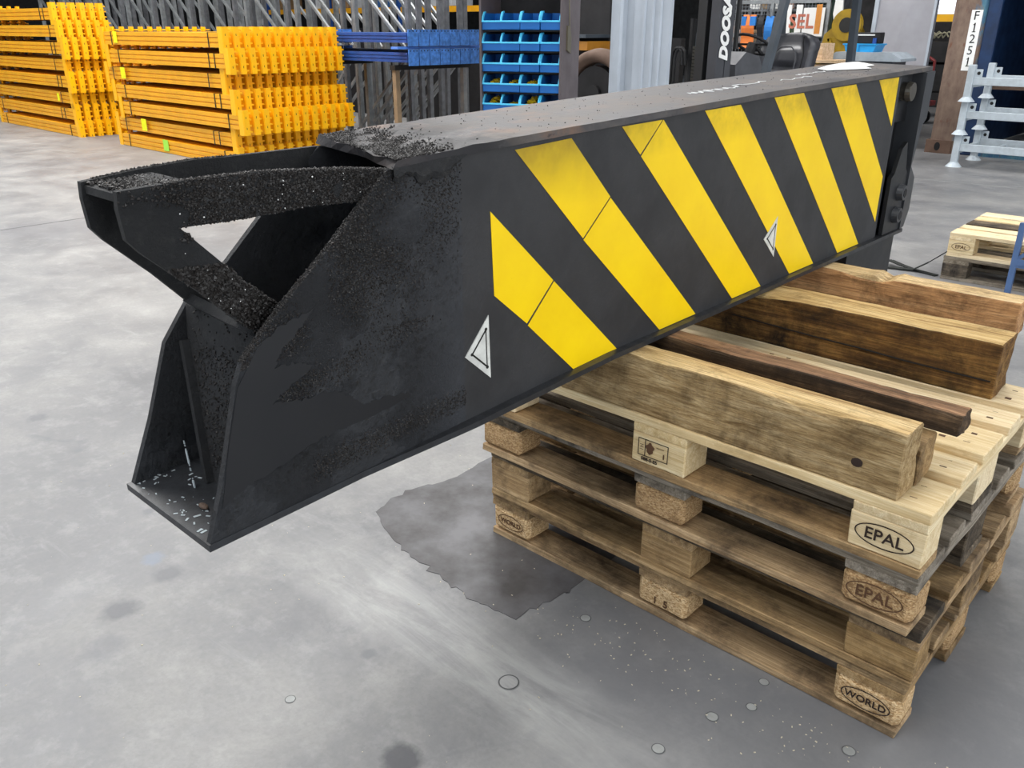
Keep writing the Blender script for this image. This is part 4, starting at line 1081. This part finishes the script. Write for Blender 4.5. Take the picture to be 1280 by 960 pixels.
# ------------------------------------------------------------------ wire mesh cage with hanging straps, behind the forklift
cg = thing('mesh_cage', 'grey wire mesh cage wall behind the forklift, straps hooked on it', 'cage', (-6.7, 10.5, 0))
bm = BM()
for z in (.3, 1.30, 1.74, 2.6): box(bm, 0, -.02, z, 1.72, .02, z + .05)
for x in (0, .85, 1.67): box(bm, x, -.025, 0, x + .05, .025, 2.7)
link('cage_frame', bm, M_galv, cg)
bm = BM()
for k in range(34): box(bm, k * .05, -.004, .3, k * .05 + .006, .002, 2.6)
for k in range(46): box(bm, 0, -.002, .3 + k * .05, 1.72, .004, .306 + k * .05)
link('wire_mesh', bm, M_wire, cg, kind='stuff')
def webstrap(lab, x, z0, z1, wd, m1, m2=None, y=10.44):
    t = thing('lashing_strap', lab, 'strap', (x, y, z0)); n = 10
    bm = BM(); 
    for k in range(n):
        a = k / n; b = (k + 1) / n
        f_ = lambda q: (.02 * math.sin(q * 7), (z1 - z0) * q)
        (y0_, z0_), (y1_, z1_) = f_(a), f_(b)
        prism(bm, [(0 - .02 * (1 - a), y0_, z0_), (wd - .02 * (1 - a), y0_, z0_), (wd - .02 * (1 - b), y1_, z1_), (0 - .02 * (1 - b), y1_, z1_)], (0, .006, 0))
    link('webbing', bm, m1, t)
    if m2:
        bm = BM(); box(bm, -.01, -.02, (z1 - z0) * .68, wd * .3, 0.012, (z1 - z0) * .95); box(bm, wd * .6, -.02, (z1 - z0) * .68, wd + .01, .012, (z1 - z0) * .95); link('loop', bm, m2, t)
    bm = BM(); cyl(bm, (wd / 2, .0, (z1 - z0) - .01), (wd / 2, .0, (z1 - z0) + .09), .01, n=6); link('hook', bm, M_wire, t)
webstrap('orange lashing strap with blue loops hanging on the mesh cage', -6.24, 1.15, 1.60, .20, M_orange, M_blueweb)
webstrap('black lashing strap hanging between the orange and the blue strap', -5.99, 1.18, 1.60, .08, M_blkweb)
webstrap('bright blue lashing strap hanging on the mesh cage', -5.88, 1.10, 1.58, .12, M_blueweb)
# shelves of oddments behind the cage
t = thing('shelf_unit', 'grey shelf unit full of oddments behind the mesh cage', 'shelf', (-7.2, 11.0, 0))
for z in (.1, .75, 1.2, 1.65, 2.1):
    bm = BM(); box(bm, 0, 0, z, 2.1, .5, z + .03); link('shelf', bm, M_galvd, t)
for x in (0, 1.03, 2.06):
    bm = BM(); box(bm, x, 0, 0, x + .04, .5, 2.5); link('upright', bm, M_galvd, t)
rn = random.Random(6); pal = [(M_white, 'white'), (plain('brown_card', '6b5440', .8), 'brown'), (plain('moss_green_box', '4d6a45', .7), 'green'), (M_cabin, 'black'), (plain('dusty_pink_card', 'c4a698', .8), 'pinkish'), (M_tanp, 'tan')]
for z, rowname in ((.78, 'second'), (1.23, 'third'), (1.68, 'fourth')):
    x = -7.13; i = 0
    while x < -5.45:
        wd = rn.uniform(.09, .20); hh = rn.uniform(.14, .38); mt, cn = pal[rn.randrange(6)]
        bm = BM(); box(bm, x, 11.03, z + .001, x + wd, 11.33, z + hh, .008); box(bm, x + wd * .2, 11.026, z + hh * .3, x + wd * .8, 11.03, z + hh * .6)
        tag(link('carton', bm, mt), '%s carton, %s from the left on the %s shelf up behind the mesh cage' % (cn, ORDI[min(i, 11)], rowname), 'box', 'cartons behind the cage, %s, %s shelf' % (cn, rowname)); x += wd + rn.uniform(.01, .05); i += 1
# sign with faded lettering
sg = thing('lettered_board', 'white board with faded red capital letters beside the green post', 'sign', (-5.45, 10.44, 1.30))
bm = BM(); box(bm, .12, 0, .02, .42, .015, .38); link('panel', bm, M_white, sg)
for k in range(2):
    bm = BM(); box(bm, -.15 + k * .16, .0, -.02, -.06 + k * .16, .015, .42); link('slat', bm, M_white, sg)
put_text('SEL', .25, M_letter, (.10, -.004, .20), (1, 0, 0), (0, 0, 1), sg, 'faded_lettering', bold=.006)
bm = BM(); box(bm, .30, -.002, .05, .38, -.001, .42); link('rust_run', bm, plain('orange_rust_run', 'd08a3c', .7), sg)
bm = BM(); box(bm, .10, .12, -1.30, .47, .15, 1.2); link('backing', bm, M_greenp, sg)
bm = BM(); box(bm, -5.02, 10.52, 0, -4.95, 10.6, 3.2); box(bm, -5.03, 10.51, 0, -5.02, 10.62, 3.2); tag(link('green_post', bm, M_greenp), 'dark green steel post between the lettered board and yellow machine', 'post')
bm = BM()
prism(bm, [(-4.93, 10.48, 1.60), (-4.90, 10.48, 1.48), (-4.86, 10.48, 1.42), (-4.80, 10.48, 1.45), (-4.76, 10.48, 1.43), (-4.80, 10.48, 1.6), (-4.83, 10.48, 1.95), (-4.91, 10.48, 1.95)], (0, .03, 0)); tag(link('white_rag', bm, M_white), 'white rag hanging beside the dark green post', 'cloth')

# ------------------------------------------------------------------ yellow machine, bench with tray
t = thing('yellow_machine', 'mustard yellow machine with round housing behind the pale bench', 'machine', (-4.86, 10.0, 0))
bm = BM(); prism(bm, [(.0, 0, 0), (.0, 0, .98), (.06, 0, 1.35), (.22, 0, 1.48), (.34, 0, 1.50), (.54, 0, 1.15), (.54, 0, 0)], (0, .45, 0)); link('housing', soften(bm, .02), M_ymach, t)
bm = BM(); cyl(bm, (.36, -.06, 1.46), (.36, .02, 1.46), .19, n=24); link('round_cover', bm, M_ymach, t)
bm = BM(); cyl(bm, (.36, -.07, 1.46), (.36, -.06, 1.46), .09, n=20); link('opening', bm, M_strap, t)
bm = BM(); bar(bm, (.02, -.03, .9), (.14, -.03, 1.3), .02, .04); bar(bm, (.14, -.03, 1.3), (.30, -.03, 1.0), .02, .04); link('lever', bm, M_ymach, t)
t = thing('work_bench', 'low bench with pale blue-grey lid behind the far end of the beam', 'bench', (-4.20, 8.9, 0))
bm = BM(); prism(bm, [(-.06, 0, 1.09), (0.06, 0, 1.165), (.70, 0, 1.165), (.82, 0, 1.10), (.82, 0, 1.07), (-.06, 0, 1.07)], (0, .5, 0)); link('lid', bm, M_lid, t)
bm = BM(); box(bm, .04, .03, 0, .72, .47, 1.07, .01); link('cabinet_body', bm, M_guard, t)
t = thing('wooden_crate', 'pale wooden crate edge behind the forklift seat', 'crate', (-4.24, 8.42, 0))
for k in range(6):
    bm = BM(); box(bm, 0, 0, .02 + k * .172, .30, .4, .18 + k * .172, .004); link('slat', bm, M_pine, t)
bm = BM(); box(bm, -.02, -.03, 1.055, .33, .42, 1.085); link('top_board', bm, M_pine, t)
bm = BM(); box(bm, -.0, .1, 1.085, .1, .42, 1.26); link('end_board', bm, M_pine, t)
t = thing('blue_tray', 'sky blue plastic tray on the pale grey lid', 'tray', (-4.09, 8.98, 1.166))
bm = BM(); prism(bm, [(.03, 0, 0), (.35, 0, 0), (.38, 0, .085), (.0, 0, .085)], (0, .28, 0)); link('tray_body', bm, M_tray, t)
bm = BM(); box(bm, -.012, -.01, .075, .392, .29, .09); box(bm, .15, -.012, .0, .18, 0, .08); link('rim', bm, M_tray, t)
t = thing('black_case', 'open black case with white edge standing in the sky blue tray', 'case', (-3.97, 9.05, 1.257))
bm = BM(); box(bm, 0, 0, 0, .26, .14, .12, .005); link('case_body', bm, M_cabin, t)
bm = BM(); box(bm, 0, -.004, .085, .20, 0, .10); link('white_edge', bm, M_white, t)
bm = BM(); cyl(bm, (.21, -.012, .0), (.21, -.012, .06), .022, n=12); link('knob', bm, M_bluebm, t)
# grey folded sheet with crossing creases
t = thing('folded_sheet_panel', 'large grey sheet-metal panel with crossing creases', 'panel', (-4.18, 10.1, 0))
bm = BM(); c0 = (.33, -.03, 1.45)
q4 = [(0, 0, .0), (.66, 0, .0), (.66, 0, 2.6), (0, 0, 2.6)]; vc = bm.verts.new(c0); vv = [bm.verts.new(p) for p in q4]; wv = [bm.verts.new((p[0], .06, p[2])) for p in q4]
for i in range(4): bm.faces.new((vv[i], vv[(i + 1) % 4], vc)); bm.faces.new((vv[i], wv[i], wv[(i + 1) % 4], vv[(i + 1) % 4]))
bm.faces.new(wv); link('creased_face', bm, M_greyp, t)
bm = BM(); box(bm, -.05, -.02, 0, 0, .08, 2.6); link('edge_strip', bm, M_sheet, t)
bm = BM(); box(bm, .66, .0, 0, .69, .08, 2.6); link('edge_strip', bm, M_sheet, t)

# dark equipment behind, window, yellow bar
t = thing('black_equipment', 'black boxed equipment with loose cables on top, left of the rusty post', 'equipment', (-5.15, 14.3, 0))
bm = BM(); box(bm, -.25, 0, .90, .75, .5, 1.22, .01); link('upper_box', bm, M_cabin, t)
bm = BM(); box(bm, -.2, .05, .42, .75, .5, .90, .03); cyl(bm, (-.05, .0, .75), (-.05, .06, .75), .12, n=16); cyl(bm, (.3, 0, .75), (.3, .06, .75), .12, n=16); link('lower_body', bm, M_rub, t)
bm = BM(); box(bm, -.15, .1, .0, -.05, .45, .42); box(bm, .6, .1, .0, .7, .45, .42); link('leg', bm, M_rub, t)
rn = random.Random(12)
for k in range(5):
    bm = BM(); pts = [Vector((-.15 + .1 * k + .35 * q_ / 9, .1 + .03 * k, 1.235 + .10 * abs(math.sin(q_ / 9 * PI * (1 + .3 * k))) + .01 * k)) for q_ in range(10)]
    tube(bm, pts, .012, 6); link('cable', bm, plain('pale_cable', '9c9880', .6), t)
t = thing('yellow_hoist_bar', 'yellow horizontal hoist bar under the small bright window', 'hoist', (-6.3, 16.0, 0))
bm = BM(); box(bm, 0, 0, 1.54, 1.6, .1, 1.66); link('bar', bm, M_ycon, t)
for x in (0, 1.5):
    bm = BM(); box(bm, x, 0, 0, x + .1, .1, 1.54); link('post', bm, M_cabin, t)
bm = BM(); box(bm, -6.2, 16.8, 1.68, -4.8, 16.85, 1.95); o = link('window_7', bm, M_glow2); o['kind'] = 'structure'
bm = BM(); box(bm, -7.5, 16.86, 0, -3.5, 17.0, 3.5); o = link('wall_partition', bm, M_cabin); o['kind'] = 'structure'
# red trolley
t = thing('red_trolley', 'red tubular trolley on the floor left of the rusty blue post', 'trolley', (-4.85, 13.35, 0))
bm = BM(); tube(bm, [Vector(p) for p in ((-.20, 0, .38), (.28, 0, .38), (.42, .0, .55), (.42, 0, .95), (.30, 0, 1.02), (.25, 0, .60), (.10, 0, .50), (-.05, .0, .50))], .022); link('frame', bm, M_red, t)
bm = BM(); box(bm, -.25, -.04, .28, .45, .30, .35); link('deck', bm, M_red, t)
bm = BM(); box(bm, -.2, -.05, .2, .25, -.03, .24); link('pale_bar', bm, M_galv, t)
for x in (-.15, .32):
    for yy in (.0, .25):
        bm = BM(); cyl(bm, (x, yy - .03, .1), (x, yy + .03, .1), .1, n=16); box(bm, x - .02, yy - .02, .1, x + .02, yy + .02, .28); link('caster', bm, M_rub, t)

# ------------------------------------------------------------------ container with rusty corner post and sign
ct = thing('shipping_container', 'blue shipping container with rusty corner post marked F1251', 'container', (-3.22, 9.92, 0))
bm = BM(); prism(bm, [(0, 0, .0), (.33, 0, .0), (.36, .03, .0), (.36, .35, 0), (0, .35, 0)], (0, 0, 2.6)); link('corner_post', bm, M_rusty, ct)
bm = BM(); prism(bm, [(-.04, -.03, .0), (.26, -.03, .0), (.26, .32, 0), (-.04, .32, 0)], (0, 0, .155)); cc = link('corner_casting', soften(bm, .01), plain('rusty_casting', '6e5648', .8), ct)
bm = BM(); bmesh.ops.create_cone(bm, cap_ends=True, segments=18, radius1=.034, radius2=.034, depth=.004, matrix=Matrix.Translation((.10, -.032, .08)) @ Matrix.Rotation(PI / 2, 4, 'X') @ Matrix.Scale(1.5, 4, (0, 1, 0))); link('casting_hole', bm, M_cabin, cc)
bm = BM(); box(bm, .36, .0, .0, .50, .08, 2.6, .01); link('door_frame', bm, M_cblue, ct)
bm = BM(); box(bm, .50, .0, .0, 2.4, .12, .12); link('sill', bm, M_rusty, ct)
bm = BM(); box(bm, 2.35, .0, .0, 2.5, .3, 2.6); box(bm, 0, 0, 2.5, 2.5, .2, 2.6); link('header_frame', bm, M_cblue, ct)
bm = BM(); pr = []
for k in range(16): pr += [(.5 + k * .12, 3.0), (.53 + k * .12, 3.0), (.56 + k * .12, 3.04), (.59 + k * .12, 3.04)]
prism(bm, [(x, y, 0.02) for x, y in pr] + [(2.5, 3.1, .02), (.4, 3.1, .02)], (0, 0, 2.5)); link('back_wall', bm, M_cdark, ct)
for x in (.30, 2.42):
    bm = BM(); pr = []
    for k in range(22): pr += [(x, .3 + k * .125), (x, .33 + k * .125), (x + .03, .36 + k * .125), (x + .03, .40 + k * .125)]
    prism(bm, [(a, b, .02) for a, b in pr] + [(x + .05, 3.05, .02), (x + .05, .3, .02)], (0, 0, 2.5)); link('side_wall', bm, M_cblue if x < 1 else M_cdark, ct)
bm = BM(); box(bm, .3, .1, 2.5, 2.5, 3.1, 2.56); link('roof', bm, M_cblue, ct)
bm = BM(); box(bm, .37, .1, .76, 2.35, .6, .80); box(bm, .37, .1, .44, 2.35, .14, .50); link('rusty_shelf', bm, plain('rusty_brown_beam', '5c483c', .8), ct)
bm = BM(); box(bm, .195, -.006, .96, .315, -.0005, 1.62); sgn = link('number_plate', bm, plain('white_plate', 'f2f2f0', .5, var=.04), ct)
for i, ch_ in enumerate('F1251'):
    if ch_ == '1':
        bm = BM(); zc_ = 1.555 - i * .125; box(bm, .235, -.0089, zc_ - .048, .275, -.0081, zc_ - .040); prism(bm, [(.256, -.0089, zc_ + .048), (.236, -.0089, zc_ + .034), (.236, -.0089, zc_ + .026), (.256, -.0089, zc_ + .038)], (0, .0008, 0)); link('plate_lettering', bm, M_dblack, sgn)
    put_text(ch_, .135, M_dblack, (.255, -.0085, 1.555 - i * .125), (1, 0, 0), (0, 0, 1), sgn, 'plate_lettering')

# ------------------------------------------------------------------ white stacking racks
def stack_rack(label, z):
    t = thing('stacking_rack', label, 'rack', (-2.60, 8.86, z), 0, 'white stacking racks at the right'); L_, D_ = 1.3, .72
    for x in (0, L_):
        for y in (0, D_):
            bm = BM(); box(bm, x - .035, y - .035, .035, x + .035, y + .035, .375, .006)
            bmesh.ops.create_cone(bm, cap_ends=True, segments=16, radius1=.085, radius2=.04, depth=.05, matrix=Matrix.Translation((x, y, .025)))
            pst = link('corner_post', bm, M_rack, t)
            s = 1 if x == 0 else -1
            bm = BM(); box(bm, min(x + .035 * s, x + .11 * s), y - .008, .25, max(x + .035 * s, x + .11 * s), y + .008, .33, .003); lug = link('lug', bm, M_rack, pst)
            bm = BM(); cyl(bm, (x + .075 * s, y - .010, .29), (x + .075 * s, y + .010, .29), .018, n=14); link('lug_hole', bm, M_dblack, pst)
    for y in (0, D_):
        bm = BM(); box(bm, .035, y - .02, .17, L_ - .035, y + .02, .25, .004); link('long_rail', bm, M_rack, t)
    for x in (.0, L_):
        bm = BM(); box(bm, x - .02, .035, .14, x + .02, D_ - .035, .20, .004); link('side_rail', bm, M_rack, t)
    for x in (.3, .65, 1.0):
        bm = BM(); box(bm, x - .015, .02, .17, x + .015, D_ - .02, .20); link('cross_member', bm, M_rack, t)
    return t
for i, lb in enumerate(('white stacking rack frame on the floor, lowest of the three at the right edge', 'white stacking rack frame in the middle of the three at the right edge', 'white stacking rack frame on top of the three at the right edge')):
    stack_rack(lb, i * .345)

# ------------------------------------------------------------------ far pallets
def fp(label, z, mats, dx=0):
    p = pallet(label, (0, 0, 0), 0, mats, 'far pallets'); a = .028
    p.rotation_euler = (0, 0, a); p.location = (-1.152 + 1.2 * math.cos(a) + dx, 3.919 + 1.2 * math.sin(a), z); return p
fp('grey dirty pallet lying on the floor under the fresh far pallet', 0, dict(deck=[W_grey] * 5, stringer=[W_grey] * 3, bottom=[W_grey] * 3, block=[W_gdark] * 9), -.01)
q = fp('fresh pale pallet on top of the grey one, right behind the beam', .144, dict(deck=[W_new, W_new, W_gdark, W_new, W_new], stringer=[W_new] * 3, bottom=[W_new] * 3, block=[W_new] * 9))
stamp(q, -1.127, 'EPAL', .030, M_ink2, a=.052, b=.024)
# dark slabs lying in the gaps of the far deck
# black lifting strap on the floor
bm = BM(); pts = [(-1.16, 3.98, .16), (-1.26, 3.98, .07), (-1.34, 3.97, .012), (-1.52, 3.93, .006), (-1.60, 3.96, .006), (-1.60, 4.02, .02), (-1.50, 4.03, .03), (-1.42, 4.0, .02), (-1.33, 3.99, .006), (-1.19, 3.95, .005)]
for a_, b_ in zip(pts[:-1], pts[1:]): bar(bm, a_, b_, .040, .006)
tag(link('lifting_strap', bm, plain('olive_black_webbing', '1f221f', .8)), 'black webbing strap looped on the floor beside the far pallets', 'strap')
t = thing('steel_corner_bracket', 'blue-grey steel frame corner standing against the far pallets at the right edge', 'frame', (-.77, 3.80, 0))
bm = BM(); box(bm, 0, -.02, .0, .03, .01, .42); link('upright', bm, M_bfr, t)
bm = BM(); box(bm, .03, -.02, .17, .8, .01, .185); box(bm, .03, -.025, .185, .8, -.02, .22); link('shelf_plate', bm, M_bfr, t)
bm = BM(); bar(bm, (.015, 0, .2), (.20, -.02, .42), .02, .03, (0, 1, 0)); link('strut', bm, M_bfr, t)

bpy.context.view_layer.update()
